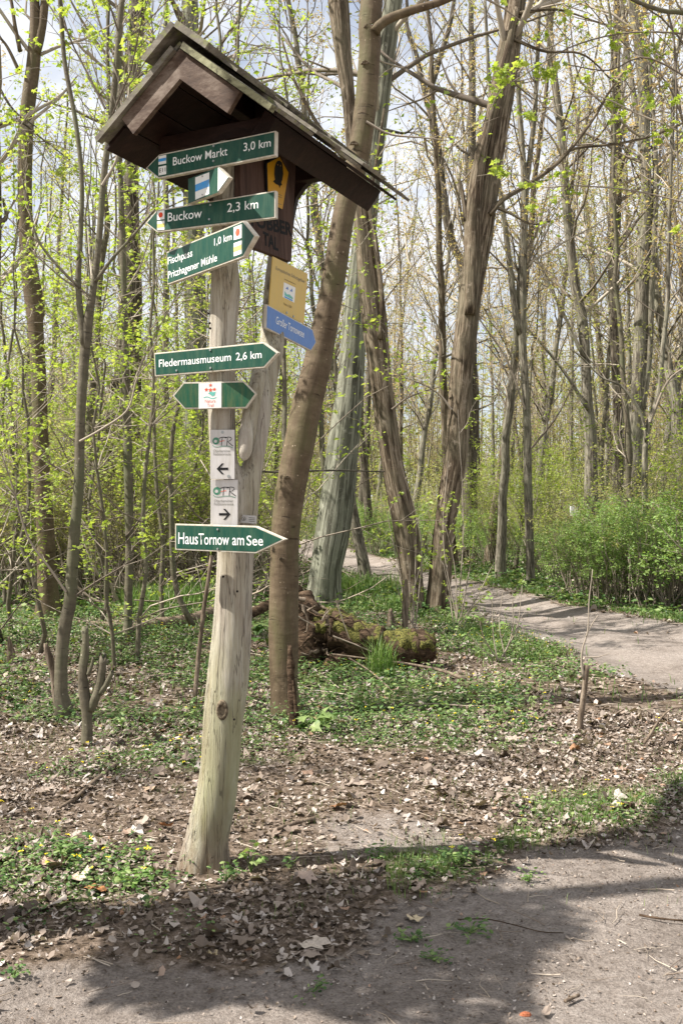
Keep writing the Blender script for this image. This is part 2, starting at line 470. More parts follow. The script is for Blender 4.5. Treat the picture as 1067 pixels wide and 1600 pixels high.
# oval crinkled leaf for herbs
HERB = np.array([[[0, 0, 0], [.3, .2, .03], [.3, 0, .12], [.3, -.2, .03], [.75, .17, .02], [.75, 0, .08], [.75, -.17, .02], [1, 0, -.06]]], float)
HERB = np.concatenate([HERB, HERB * np.array([1, 1.5, .6])])
HERBF = np.array([[0, 2, 1, 1], [0, 3, 2, 2], [1, 2, 5, 4], [2, 3, 6, 5], [4, 5, 7, 7], [5, 6, 7, 7]])
HERBF3 = np.array([[0, 2, 1], [0, 3, 2], [1, 2, 5], [1, 5, 4], [2, 3, 6], [2, 6, 5], [4, 5, 7], [5, 6, 7]])

def fan_points(rng, n, y0, y1, margin=1.2, power=1.0, mask=None):
    """random ground points in the part of the place in view, from y0 to y1"""
    out = []
    tot = 0
    while tot < n:
        m = n * 2
        u = rng.random(m)
        y = (y0 ** power + u * (y1 ** power - y0 ** power)) ** (1 / power)
        w = .37 * y + margin
        x = rng.uniform(-1, 1, m) * w
        if mask is not None:
            k = rng.random(m) < mask(x, y)
            x, y = x[k], y[k]
        out.append(np.c_[x, y]); tot += len(x)
    p = np.vstack(out)[:n]
    return np.c_[p, height(p[:, 0], p[:, 1])]

def litter_mask(x, y):
    s = sand_mask(x, y)
    return np.clip(1.04 - s * 1.05, 0.006, 1) * np.clip(.5 + 2.2 * (fbm(x * 1.3, y * 1.3, 71) - .45), .38, 1) * np.interp(y, [3.2, 4.3], [.45, 1])

def build_litter():
    rng = np.random.default_rng(2)
    g = Geo()
    T, f = litter_templates(rng); TL, fL = litter_templates(rng, True)
    for n, a, b, pw, s0, s1 in ((34000, 2.6, 8, 1.6, .012, .046), (24000, 7, 16, 1.7, .03, .075), (9000, 15, 34, 1.8, .07, .14)):
        p = fan_points(rng, n, a, b, 1.0, pw, litter_mask)
        p[:, 2] += rng.uniform(.001, .017, n)
        scatter(g, T, f, p, s0 + (s1 - s0) * rng.random(n) ** 1.5, rng, .30)
    n = 420
    p = fan_points(rng, n, 2.8, 8, 1.0, 1.4, lambda x, y: litter_mask(x, y)); p[:, 2] += rng.uniform(.012, .035, n)
    scatter(g, TL, fL, p, rng.uniform(.045, .10, n), rng, .4)
    # crumbs on the sand
    n = 12000
    p = fan_points(rng, n, 2.7, 8, .6, 1.4, lambda x, y: .3 + sand_mask(x, y) * np.clip((fbm(x * 2, y * 2, 91) - .38) * 4, .12, 1)); p[:, 2] += .005
    scatter(g, T, f, p, rng.uniform(.004, .015, n), rng, .3)
    link('dead_leaf_litter', g.mesh('dead_leaf_litter', M['litter'], False), kind='stuff', label='layer of dry brown leaves covering the forest floor', cat='leaf litter')
    # fallen twigs and bits of bark
    g = Geo()
    for i in range(2600):
        if i < 1900:
            p = fan_points(rng, 1, 2.8, 9, .8, 1.3, lambda x, y: np.clip(.35 + litter_mask(x, y), 0, 1))[0]; L = rng.uniform(.03, .2); r = rng.uniform(.0008, .003)
        else:
            p = fan_points(rng, 1, 8, 22, 1, 1.3, litter_mask)[0]; L = rng.uniform(.2, .9); r = rng.uniform(.003, .008)
        an = rng.uniform(0, np.pi); d = np.array([math.cos(an), math.sin(an), rng.normal(0, .05)])
        q = [p + [0, 0, .012] + d * L * s + rng.normal(0, L * .035, 3) * [1, 1, .4] for s in (0, .33, .66, 1)]
        g.tube(q, [r, r, r * .8, r * .5], 4)
    link('fallen_twigs', g.mesh('fallen_twigs', M['drytwig']), kind='stuff', label='thin dry twigs and needles strewn over the ground', cat='twigs')

def build_herbs():
    rng = np.random.default_rng(5)
    g = Geo()
    # low herb clumps: leaves around points
    for n, a, b, pw, s0, s1, k, hh in ((1200, 3.3, 8, 1.5, .012, .030, 14, .07), (4200, 7.5, 16, 1.5, .024, .052, 10, .13), (6500, 15, 40, 1.5, .06, .13, 6, .2)):
        c = fan_points(rng, n, a, b, 1.2, pw, lambda x, y: green_mask(x, y) ** 1.4)
        sz = rng.uniform(.6, 1.3, n)
        p = np.repeat(c, k, 0); q = np.repeat(sz, k)
        rr = rng.uniform(0, 1, len(p)) ** .6 * .1 * q * (1 + (a > 7) * .6 + (a > 14) * 1.5); an = rng.uniform(0, 2 * np.pi, len(p))
        p = p + np.c_[rr * np.cos(an), rr * np.sin(an), rng.uniform(.1, 1, len(p)) * hh * q]
        if a < 14: scatter(g, HERB, HERBF3, p, rng.uniform(s0, s1, len(p)), rng, .5)
        else: scatter(g, LEAF4, LEAF4F, p, rng.uniform(s0, s1, len(p)), rng, .5)
    link('ground_cover_plants', g.mesh('ground_cover_plants', M['herb'], False), kind='stuff', label='low green woodland herbs growing through the dead leaves', cat='ground cover')
    # grass blades: beside both tracks and beyond the mossy log
    g = Geo()
    def grass(n, pts, h0, h1, w):
        an = rng.uniform(0, 2 * np.pi, n); lean = rng.uniform(.05, .7, n); h = rng.uniform(h0, h1, n)
        d = np.c_[np.cos(an), np.sin(an), np.zeros(n)]; s = np.c_[-np.sin(an), np.cos(an), np.zeros(n)] * w
        b = pts
        m = b + d * (lean * h * .35)[:, None] + np.c_[np.zeros((n, 2)), h * .6]
        tp = b + d * (lean * h)[:, None] + np.c_[np.zeros((n, 2)), h * (1 - .3 * lean)]
        v = np.stack([b - s, b + s, m + s * .8, m - s * .8, tp], 1)
        o = np.arange(n)[:, None] * 5
        g.add(v.reshape(-1, 3), np.vstack([o + [0, 1, 2], o + [0, 2, 3], o + [3, 2, 4]]))
    def gm(x, y):
        near = path_near(x, y); far = path_far(x, y); cl = np.clip((fbm(x * 3, y * 3, 77) - .45) * 6, 0, 1)
        return np.clip(np.exp(-((near - .4) / .3) ** 2) * (x > .2) + .9 * np.exp(-((far - .45) / .4) ** 2) * (y > 10.8) + .04, 0, 1) * cl * (1 - sand_mask(x, y) * .9)
    grass(9000, fan_points(rng, 9000, 4, 9, .6, 1.2, gm), .015, .06, .0012)
    grass(16000, fan_points(rng, 16000, 8, 28, .6, 1.3, gm), .04, .13, .004)
    def patch(n, x, y, r, h0, h1, w):
        a = rng.uniform(0, 2 * np.pi, n); q = rng.random(n) ** .7 * r
        xx, yy = x + q * np.cos(a), y + q * np.sin(a)
        grass(n, np.c_[xx, yy, height(xx, yy)], h0, h1, w)
    patch(700, -2.9, 16.5, .7, .3, .6, .006); patch(500, -2.2, 17.2, .5, .3, .6, .006); patch(400, -3.4, 17, .4, .3, .5, .006)
    patch(160, .38, 9.7, .14, .2, .5, .004); patch(600, .9, 16.5, .9, .15, .35, .005); patch(900, .2, 20, 1.3, .2, .5, .007)
    patch(60, .17, 8.2, .1, .1, .25, .003)
    link('grass', g.mesh('grass', M['grass'], False), kind='stuff', label='fine green grass beside the sandy tracks', cat='grass')
    # yellow flowers
    g = Geo()
    n = 420
    c = fan_points(rng, n, 4.2, 14, .6, 1.2, lambda x, y: green_mask(x, y) * np.clip((fbm(x * .8, y * .8, 52) - .45) * 5, 0, 1))
    for i in range(5):
        a = i * 2 * np.pi / 5; q = c + [math.cos(a) * .006, math.sin(a) * .006, .11]
        scatter(g, LEAF4, LEAF4F, q, np.full(n, .012), rng, .5)
    link('yellow_flowers', g.mesh('yellow_flowers', M['petal'], False), kind='stuff', label='tiny yellow blossoms dotted among the green herbs', cat='flowers')

build_ground(); build_litter(); build_herbs()

# ------------------------------------------------------------------ signpost
t = NT('weathered_post_wood')
v = t.coords((1, 1, .06)); gr = t.noise(v, 48, 9, .78, .3); gr2 = t.noise(t.coords((1, 1, .12)), 16, 5)
c = t.ramp(t.math('ADD', t.math('MULTIPLY', gr, .55), t.math('MULTIPLY', gr2, .45)), [(.34, (.13, .10, .07)), (.43, (.33, .275, .215)), (.53, (.45, .40, .325)), (.65, (.58, .535, .46))])
pos = t.n('ShaderNodeNewGeometry').outputs['Position']; sep = t.n('ShaderNodeSeparateXYZ'); t.l(pos, sep.inputs[0])
alg = t.noise(t.coords((1, 1, .35)), 4.0, 5, .6)
zz = t.ramp(t.math('MULTIPLY', sep.outputs['Z'], .3), [(.0, (.25, .25, .25)), (.07, (.95, .95, .95)), (.2, (.75, .75, .75)), (.33, (.2, .2, .2)), (.6, (.3, .3, .3))])
am = t.mix(1.0, zz, t.ramp(alg, [(.4, (0, 0, 0)), (.58, (1, 1, 1))]), 'MULTIPLY')
c = t.mix(am, c, t.mix(.6, c, (.33, .34, .13)))
ft = t.ramp(sep.outputs['Z'], [(.0, (.9, .9, .9)), (.1, (.55, .55, .55)), (.27, (0, 0, 0))])
c = t.mix(t.mix(1.0, ft, t.ramp(gr, [(.3, (1, 1, 1)), (.6, (.4, .4, .4))]), 'MULTIPLY'), c, (.14, .085, .045))
crk = t.noise(t.coords((1, 1, .045)), 17, 4, .6, .6)
crm = t.ramp(crk, [(.49, (0, 0, 0)), (.5, (.6, .6, .6)), (.51, (0, 0, 0))])
c = t.mix(crm, c, (.05, .035, .025))
stain = t.noise(t.coords((1, 1, .3)), 3.1, 4, .5)
c = t.mix(t.ramp(stain, [(.52, (0, 0, 0)), (.66, (.7, .7, .7))]), c, (.20, .14, .09))
hh = t.math('SUBTRACT', t.math('ADD', gr, t.math('MULTIPLY', gr2, .8)), t.math('MULTIPLY', crm, .5))
M['post'] = t.done(t.bsdf(c, .85, t.bump(hh, 1.0, .014), .2))

def plank_mat(name, dark, mid, light, ax=0, moss=None, gloss=.8):
    """ax = grain axis of the object's own coordinates"""
    t = NT(name)
    sc = [1, 1, 1]; sc[ax] = .07
    v = t.coords(tuple(sc)); g1 = t.noise(v, 55, 7, .7, .3); g2 = t.noise(v, 9, 5, .6, 1.2)
    oi = t.n('ShaderNodeObjectInfo')
    f = t.math('ADD', t.math('MULTIPLY', g1, .45), t.math('MULTIPLY', g2, .55))
    f = t.math('ADD', f, t.math('MULTIPLY', t.math('SUBTRACT', oi.outputs['Random'], .5), .12))
    c = t.ramp(f, [(.34, dark), (.5, mid), (.66, light)])
    if moss:
        mn = t.noise(t.coords(), 22, 6, .65)
        c = t.mix(t.ramp(mn, [(.52, (0, 0, 0)), (.66, (.85, .85, .85))]), c, moss)
    return t.done(t.bsdf(c, gloss, t.bump(f, .6, .006), .2))
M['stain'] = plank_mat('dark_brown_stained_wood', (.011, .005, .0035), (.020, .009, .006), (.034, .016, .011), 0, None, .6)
M['barge'] = plank_mat('faded_brown_barge_wood', (.036, .021, .014), (.088, .056, .038), (.19, .145, .11), 0, None, .7)
M['shingle'] = plank_mat('weathered_roof_wood', (.05, .042, .032), (.15, .13, .10), (.26, .235, .19), 0, (.17, .18, .06))
M['batten'] = plank_mat('mossy_batten_wood', (.08, .07, .04), (.22, .21, .12), (.34, .33, .2), 0, (.04, .035, .02))
M['nameboard'] = plank_mat('brown_name_board_wood', (.04, .022, .016), (.085, .048, .035), (.13, .08, .06), 1)

g_ = np.array([.8966, -.4428, 0]); r_ = np.array([.4428, .8966, 0]); z_ = np.array([0, 0, 1.0])
O_ = P(293, 83, 4.2)
base_px = gnd(317, 1352)
POST = np.array([base_px[0], base_px[1], 0.0]); POST[2] = hz(POST[0], POST[1])
sp = thing('signpost', 'tall forked bare-wood signpost with a small shingled gable roof on top', 'signpost', tuple(POST))

def resample(pts, rad, n):
    pts = np.asarray(pts, float); rad = np.asarray(rad, float)
    d = np.r_[0, np.cumsum(np.linalg.norm(np.diff(pts, axis=0), axis=1))]
    # Catmull-Rom through the points
    tt = np.linspace(0, d[-1], n); out = np.zeros((n, 3))
    P0 = np.vstack([2 * pts[0] - pts[1], pts, 2 * pts[-1] - pts[-2]])
    idx = np.clip(np.searchsorted(d, tt, 'right') - 1, 0, len(pts) - 2)
    u = ((tt - d[idx]) / (d[idx + 1] - d[idx]))[:, None]
    p0, p1, p2, p3 = P0[idx], P0[idx + 1], P0[idx + 2], P0[idx + 3]
    out = .5 * ((2 * p1) + (-p0 + p2) * u + (2 * p0 - 5 * p1 + 4 * p2 - p3) * u ** 2 + (-p0 + 3 * p1 - 3 * p2 + p3) * u ** 3)
    return out, np.interp(tt, d, rad)

def px_path(rows, D):
    """rows: (py, left px, right px[, depth]) -> centres and radii"""
    pts, rad = [], []
    for r in rows:
        d = r[3] if len(r) > 3 else D
        pts.append(P((r[1] + r[2]) / 2, r[0], d)); rad.append((r[2] - r[1]) / 2 / F * d)
    return np.array(pts), np.array(rad)

def post_mesh():
    g = Geo()
    D0 = POST[1]
    rows = [(1385, 276, 352), (1352, 281, 350), (1325, 285, 352), (1300, 289.5, 357), (1262, 300.5, 364), (1225, 307, 368), (1193, 311, 371), (1150, 313, 374), (1110, 315, 379),
            (1056, 320, 386), (987, 327.5, 390), (919, 332, 392), (867, 334, 395), (830, 330, 398), (800, 327, 401), (770, 326, 402)]
    p, r = px_path(rows, D0)
    p[:, 1] += np.linspace(0, .02, len(p)) + r
    p, r = resample(p, r, 90)
    k = 40; an = np.arange(k) * 2 * np.pi / k
    zz = p[:, 2][:, None]
    mul = 1 + .035 * np.sin(2 * an + zz * 3) + .03 * (fbm(an[None] * 1.2 + 0 * zz, zz * 3, 3) - .5) + .02 * (vnoise(an[None] * 6 + 0 * zz, zz * .8, 9) - .5)
    mul = mul + (.16 * np.clip((.14 - (zz - POST[2])) / .14, 0, 1)) * (.4 + np.abs(np.sin(an * 3 + 1)))[None]
    g.tube(p, r, k, True, rmul=mul)
    def limb(rows, D, k=28, n=40):
        p, r = px_path(rows, D); p[:, 1] += r
        p, r = resample(p, r, n); an = np.arange(k) * 2 * np.pi / k; zz = p[:, 2][:, None]
        g.tube(p, r, k, True, rmul=1 + .05 * np.sin(2 * an + zz * 4) + .06 * (fbm(an[None] + 0 * zz, zz * 4, 13) - .5))
    limb([(830, 329, 372, 4.47), (790, 328, 384, 4.45), (745, 327, 378, 4.44), (718, 326, 370, 4.44), (660, 322, 367, 4.43), (600, 322, 366, 4.42), (540, 325, 366, 4.42), (490, 326, 369, 4.42), (450, 327, 373, 4.41), (400, 329, 369, 4.39), (330, 331, 368, 4.35), (250, 333, 367, 4.33), (218, 333, 366, 4.33)], 4.42)
    limb([(840, 352, 398, 4.5), (785, 358, 403, 4.49), (735, 374, 409, 4.51), (690, 383, 417, 4.54), (640, 384, 424, 4.56), (580, 393, 434, 4.62), (540, 403, 442, 4.67), (500, 408, 443, 4.72), (440, 413, 443, 4.8), (380, 420, 449, 4.86), (300, 424, 452, 4.92), (215, 426, 454, 4.97)], 4.6)
    limb([(550, 399, 424, 4.58), (600, 387, 413, 4.49), (645, 377, 404, 4.44), (685, 370, 398, 4.405), (706, 370, 393, 4.40), (715, 373.5, 388, 4.405), (719, 378, 383, 4.41)], 4.5)
    return g
pm = post_mesh().mesh('post', M['post'])
po = link('post', pm, sp); po.location = tuple(-POST)
mod = po.modifiers.new('join', 'REMESH'); mod.mode = 'VOXEL'; mod.voxel_size = .0085; mod.use_smooth_shade = True
sm = po.modifiers.new('soft', 'SMOOTH'); sm.iterations = 4; sm.factor = .5
# a knot eye and old nail holes
def knot(px, py, D, w, h):
    g = Geo(); k = 20
    for s, dz in ((1.0, 0.0), (.72, .006), (.5, .002)):
        pass
    an = np.linspace(0, 2 * np.pi, k, endpoint=False)
    rings = []
    for s, dy in ((1.15, .012), (1.0, -.004), (.72, -.007), (.5, .003), (.0, .004)):
        c = P(px, py, D); rings.append(np.c_[c[0] + w * s * np.cos(an), np.full(k, c[1] + dy), c[2] + h * s * np.sin(an)])
    v = np.vstack(rings) - POST
    f = [[i * k + j, i * k + (j + 1) % k, (i + 1) * k + (j + 1) % k, (i + 1) * k + j] for i in range(4) for j in range(k)]
    g.add(v, f); return g
t = NT('knot_wood'); n = t.noise(t.coords(), 70, 5)
M['knot'] = t.done(t.bsdf(t.ramp(n, [(.35, (.06, .042, .025)), (.6, (.2, .155, .10))]), .85, t.bump(n, .8, .01)))
link('knot', knot(347, 1110, POST[1] + .006, .024, .042).mesh('knot', M['knot']), sp)
t = NT('black_hole'); M['hole'] = t.done(t.bsdf((.015, .01, .008), .9))
t = NT('screw_metal'); b = t.n('ShaderNodeBsdfPrincipled'); b.inputs['Metallic'].default_value = .8; b.inputs['Base Color'].default_value = (.35, .36, .34, 1); b.inputs['Roughness'].default_value = .45
M['screw'] = t.done(b.outputs[0])
def disc_at(name, px, py, D, r, mat, parent, off, seg=10, th=.004):
    g = Geo(); an = np.linspace(0, 2 * np.pi, seg, endpoint=False); c = P(px, py, D) - off
    for s, dy in ((1, 0), (1, -th), (.55, -th * 1.3)):
        g.V.append(np.c_[c[0] + r * s * np.cos(an), np.full(seg, c[1] + dy), c[2] + r * s * np.sin(an)]); g.n += seg
    F4 = np.array([[i * seg + j, i * seg + (j + 1) % seg, (i + 1) * seg + (j + 1) % seg, (i + 1) * seg + j] for i in range(2) for j in range(seg)])
    g.F[4] = [F4]; g.M[4] = [np.zeros(len(F4), np.int32)]
    g.F[seg] = [np.array([np.arange(seg) + 2 * seg])]; g.M[seg] = [np.zeros(1, np.int32)]
    return link(name, g.mesh(name, mat), parent)
for (hx, hy, hD) in ((371, 924, 4.497), (328, 505, 4.44), (326, 490, 4.45), (329, 513, 4.435), (294, 1287, 4.52), (350, 459, 4.42), (366, 1124, 4.50), (349, 901, 4.48)):
    disc_at('nail_hole', hx, hy, hD, .0055, M['hole'], sp, POST, 8, .002)

# roof -------------------------------------------------------------
def RP(c, s, dz=0.0):
    """point of the roof frame: c across the gable (right +), s back along the ridge"""
    return O_ + g_ * c + r_ * s + z_ * dz - POST
TP = .343 / .436                       # drop per metre across
NRM = np.array([0, 0, 1.0])
roof = link('roof', None, sp)
roof_n = {1: (g_ * TP + z_) / math.hypot(TP, 1), -1: (-g_ * TP + z_) / math.hypot(TP, 1)}
def slope_board(name, side, c0, c1, s0, s1, lift, th, mat, parent=roof, jag=0, rng=random.Random(3), skew=0):
    """board lying on one roof slope; object x runs along its grain"""
    n = roof_n[side]
    down = (g_ * side - z_ * TP) / math.hypot(TP, 1)
    L0, L1 = c0 * math.hypot(TP, 1), c1 * math.hypot(TP, 1)
    if c0 < .02: L0 = -lift * TP + (.0 if side > 0 else -.004)
    org = RP(0, 0) + n * lift
    # build with jagged lower edge
    m = 7
    us = np.linspace(s0, s1, m)
    g = Geo()
    top = [org + r_ * u + down * L0 for u in us]
    bot = [org + r_ * (u + skew) + down * (L1 + (rng.uniform(-jag, jag))) for u in us]
    v = []
    for k in range(m): v += [top[k], bot[k], bot[k] + n * th * rng.uniform(.85, 1.1), top[k] + n * th]
    f = []
    for k in range(m - 1):
        a, b = k * 4, k * 4 + 4
        for i in range(4):
            j = (i + 1) % 4; f.append([a + i, a + j, b + j, b + i] if side > 0 else [a + j, a + i, b + i, b + j])
    f.append([3, 2, 1, 0] if side > 0 else [0, 1, 2, 3]); e = (m - 1) * 4; f.append([e, e + 1, e + 2, e + 3] if side > 0 else [e + 3, e + 2, e + 1, e])
    g.add(v, f)
    return link(name, g.mesh(name, mat, False), parent)
rr = random.Random(4)
# sheathing boards run along the ridge (seen from beneath)
for side in (1, -1):
    for k in range(4):
        slope_board('sheathing_board', side, .003 + k * .108, .003 + k * .108 + .104, 0.0, 1.22, -.002, .014, M['stain'])
# roof shingle boards run down the slope, each overlapping its neighbour
edges_s = [(-.045, .28), (.25, .48), (.45, .72), (.69, .94), (.91, 1.17)]
for i, (a, b) in enumerate(edges_s):
    slope_board('shingle', 1, .0, .437 + (.0, .012, .006, .018, .052)[i], a, b, .014 + .016 * (i % 2) + .004 * i, .016, M['shingle'], jag=.004, skew=(.0, .015, .02, .02, .03)[i])
    slope_board('shingle', -1, .0, .415 + rr.uniform(-.004, .01), a, b, .014 + .014 * (i % 2), .016, M['shingle'], jag=.004)
# second shorter layer higher up the right slope
for i, (a, b) in enumerate([(.02, .42), (.40, .80), (.78, 1.2)]):
    slope_board('shingle', 1, .02, .20 + .02 * i, a, b, .052 + .004 * i, .014, M['shingle'], jag=.006)
# ridge cap: two planks forming a v
for side in (1, -1):
    slope_board('ridge_cap', side, -.012, .122 if side > 0 else .11, -.10, 1.12, .055, .028, M['shingle'], jag=.006)
# barge boards with vertical mitre, short and cut square
def barge(side):
    D = .125; out = .385 if side < 0 else .375
    q0 = RP(0, -.03, -.004); n = -r_
    hyp = math.hypot(TP, 1)
    low = (side * g_ * -1 * TP - z_) / hyp        # perpendicular to the board, downwards
    down = (g_ * side - z_ * TP) / hyp
    A = q0; B = q0 + down * out; C = B + low * (D / hyp * 1.0)
    E = q0 - z_ * D
    th = .024
    v = [A, B, C, E, A + n * th, B + n * th, C + n * th, E + n * th]
    g = Geo()
    if side > 0: v = [v[i] for i in (0, 3, 2, 1, 4, 7, 6, 5)]
    g.box8(v)
    return link('barge_board', g.mesh('barge_board', M['barge'], False), roof)
barge(1); barge(-1)
# mossy batten along the right gable edge
def batten(side, c0, c1, mat):
    n = roof_n[side]; down = (g_ * side - z_ * TP) / math.hypot(TP, 1)
    a = RP(0, -.075) + n * .0 + down * c0; b = RP(0, -.075) + down * c1
    w = r_ * .035; h = n * .026
    v = [a, b, b + w, a + w, a + h, b + h, b + w + h, a + w + h]
    if side < 0: v = [v[i] for i in (1, 0, 3, 2, 5, 4, 7, 6)]
    g = Geo(); g.box8(v); link('edge_batten', g.mesh('edge_batten', mat, False), roof)
batten(1, .02, .56, M['batten']); batten(-1, .02, .533, M['shingle'])
# purlins under both eaves, rafters, tie beam
def beam(name, a, b, wv, hv, mat=None, parent=roof):
    a, b, wv, hv = map(np.asarray, (a, b, wv, hv))
    v = [a, b, b + wv, a + wv, a + hv, b + hv, b + wv + hv, a + wv + hv]
    if np.dot(np.cross(b - a, wv), hv) < 0: v = [v[i] for i in (1, 0, 3, 2, 5, 4, 7, 6)]
    g = Geo(); g.box8(v)
    o = link(name, g.mesh(name, mat or M['stain'], False), parent)
    bv = o.modifiers.new('edge', 'BEVEL'); bv.width = .003; bv.segments = 1
    return o
for side in (1, -1):
    n = roof_n[side]; down = (g_ * side - z_ * TP) / math.hypot(TP, 1)
    s0 = .15 if side > 0 else .30
    a = RP(0, s0) + down * .375 - n * .125; b = RP(0, 1.23 if side > 0 else 1.15) + down * .375 - n * .125
    beam('purlin', a, b, down * .07, n * .12)
    for s in (.5, 1.08):
        beam('rafter', RP(0, s) + down * .02 - n * .065, RP(0, s) + down * .35 - n * .065, r_ * .05, n * .06)
for s in (.22, .84):
    beam('tie_beam', RP(-.31, s, -.30), RP(.31, s, -.30), r_ * .06, z_ * .07)
beam('ridge_beam', RP(-.03, .0, -.12), RP(-.03, 1.1, -.12), g_ * .06, z_ * .08)

# curved brace between rear stem and roof
class Plane:
    """frame of a flat thing placed from photo corners at given depths"""
    def __init__(s, TL, TR, BL, BR, DL, DR, off=np.zeros(3)):
        tl, tr, bl, br = P(*TL, DL), P(*TR, DR), P(*BL, DL), P(*BR, DR)
        u = ((tr - tl) + (br - bl)) / 2; v = ((tl - bl) + (tr - br)) / 2
        s.w = np.linalg.norm(u); s.x = u / s.w
        v = v - v.dot(s.x) * s.x; s.h = np.linalg.norm(v); s.y = v / s.h
        s.n = np.cross(s.x, s.y); s.o = (tl + bl + tr + br) / 4
        s.M = Matrix(((*[s.x[0], s.y[0], s.n[0]], s.o[0]), (*[s.x[1], s.y[1], s.n[1]], s.o[1]), (*[s.x[2], s.y[2], s.n[2]], s.o[2]), (0, 0, 0, 1)))
    def loc(s, px, py):
        d = P(px, py, 1.0) - np.array([0, 0, EYE]); e = np.array([0, 0, EYE])
        t = (s.o - e).dot(s.n) / d.dot(s.n); q = e + d * t - s.o
        return np.array([q.dot(s.x), q.dot(s.y)])
    def locs(s, pts): return np.array([s.loc(*p) for p in pts])
def ccw(p):
    a = 0
    for i in range(len(p)): a += p[i][0] * p[(i + 1) % len(p)][1] - p[(i + 1) % len(p)][0] * p[i][1]
    return p if a > 0 else p[::-1]
def inset(poly, d):
    p = ccw(np.asarray(poly)); n = len(p); out = []
    for i in range(n):
        a, b, c = p[i - 1], p[i], p[(i + 1) % n]
        e1 = (b - a) / np.linalg.norm(b - a); e2 = (c - b) / np.linalg.norm(c - b)
        n1 = np.array([-e1[1], e1[0]]); n2 = np.array([-e2[1], e2[0]])
        m = (n1 + n2) / (1 + n1.dot(n2)); out.append(b + m * d)
    return np.array(out)
def flat(name, plane, pts, z0, z1, mat, parent, is_local=False, bevel=0):
    q = pts if is_local else plane.locs(pts)
    g = Geo(); g.prism(ccw(np.asarray(q)), z0, z1)
    o = link(name, g.mesh(name, mat, False), parent)
    if bevel:
        b = o.modifiers.new('edge', 'BEVEL'); b.width = bevel; b.segments = 2; b.limit_method = 'ANGLE'
    return o
pb = Plane((430, 200), (560, 200), (430, 400), (560, 400), 4.98, 4.90)
br = flat('brace', pb, [(436, 380), (452, 372), (457, 335), (463, 308), (474, 292), (487, 279), (500, 273), (516, 271), (530, 270), (525, 240), (500, 222), (470, 205), (440, 200)], -.05, 0, M['stain'], sp)
br.matrix_parent_inverse = sp.matrix_world.inverted() if False else Matrix.Translation(tuple(-POST)); br.matrix_basis = pb.M

# plain painted materials
def paint(name, col, var=.12, rough=.5, dirt=(.3, .28, .2), amt=.25):
    t = NT(name)
    n = t.noise(t.coords(), 18, 6, .65); n2 = t.noise(t.coords((9, 1.2, 1)), 5, 6, .7)
    c = t.mix(t.ramp(n2, [(.42, (0, 0, 0)), (.68, (amt * 1.8,) * 3)]), col, dirt)
    c = t.mix(t.ramp(n, [(.3, (var, var, var)), (.6, (0, 0, 0))]), c, tuple(x * .55 for x in col))
    return t.done(t.bsdf(c, rough, t.bump(n, .12, .002), .3))
M['green'] = paint('sign_green_paint', (.004, .055, .034), .3, .45, (.06, .11, .065), .34)
M['green_old'] = paint('faded_green_paint', (.010, .085, .042), .4, .5, (.10, .13, .05), .5)
M['cream'] = paint('cream_sign_edge', (.60, .55, .46), .3, .6, (.38, .32, .22), .5)
M['white'] = paint('white_marking_paint', (.80, .79, .74), .08, .5, (.6, .57, .5), .15)
M['panel'] = paint('grey_white_panel', (.58, .55, .52), .1, .45, (.42, .39, .33), .35)
M['blue'] = paint('blue_sign_paint', (.095, .20, .47), .15, .45, (.2, .26, .4), .25)
M['skyblue'] = paint('light_blue_stripe', (.03, .30, .70), .1, .5)
M['yellow'] = paint('ochre_yellow_panel', (.62, .43, .12), .08, .5, (.5, .4, .2), .2)
M['owl_yellow'] = paint('signal_yellow_paint', (.62, .31, .008), .08, .45, (.4, .25, .03), .2)
M['mark_yellow'] = paint('yellow_stripe', (.78, .62, .16), .05, .5)
M['red'] = paint('red_dot_paint', (.72, .07, .02), .05, .5)
M['black'] = paint('black_print', (.012, .012, .012), .1, .95, (.05, .05, .05), .1)
M['ofr_green'] = paint('dark_green_print', (.01, .19, .11), .1, .5)
M['teal'] = paint('teal_print', (.12, .5, .42), .1, .5)
M['darkprint'] = paint('grey_print', (.16, .15, .13), .1, .6)
M['brownprint'] = paint('brown_print', (.2, .12, .03), .1, .6)
M['letter_white'] = paint('white_lettering_paint', (.82, .82, .78), .04, .5, (.7, .7, .65), .1)

DG = None
def text_mesh(s, bold=0.0):
    cu = bpy.data.curves.new('lettering', 'FONT'); cu.body = s; cu.size = 1; cu.offset = bold; cu.resolution_u = 4
    cu.extrude = 0
    o = bpy.data.objects.new('lettering', cu); COL.objects.link(o)
    bpy.context.view_layer.update()
    me = bpy.data.meshes.new_from_object(o.evaluated_get(bpy.context.evaluated_depsgraph_get()))
    bpy.data.objects.remove(o); bpy.data.curves.remove(cu)
    return me
CAP = None
def lettering(plane, parent, s, a, b, cap_px, z, mat, bold=.003, name='lettering', shear=0):
    """a, b: photo pixels of the baseline's start and end; cap_px: capital height in photo pixels"""
    global CAP
    if CAP is None:
        h = text_mesh('H'); CAP = max(v.co.y for v in h.vertices)
    me = text_mesh(s, bold)
    A, B = plane.loc(*a), plane.loc(*b); T = plane.loc(a[0], a[1] - cap_px)
    co = np.zeros(len(me.vertices) * 3); me.vertices.foreach_get('co', co); co = co.reshape(-1, 3)
    x0, x1 = co[:, 0].min(), co[:, 0].max()
    W = np.linalg.norm(B - A); e = (B - A) / W; n = np.array([-e[1], e[0]])
    H = abs((T - A).dot(n))
    sx = W / (x1 - x0); sy = H / CAP
    q = A + e * ((co[:, :1] - x0) * sx) + n * (co[:, 1:2] * sy) + e * (co[:, 1:2] * shear)
    out = np.c_[q, np.full(len(q), z)]
    me.vertices.foreach_set('co', out.astype(np.float32).ravel()); me.update()
    me.materials.clear(); me.materials.append(mat)
    return link(name, me, parent)
def put(root, plane):
    root.matrix_world = plane.M
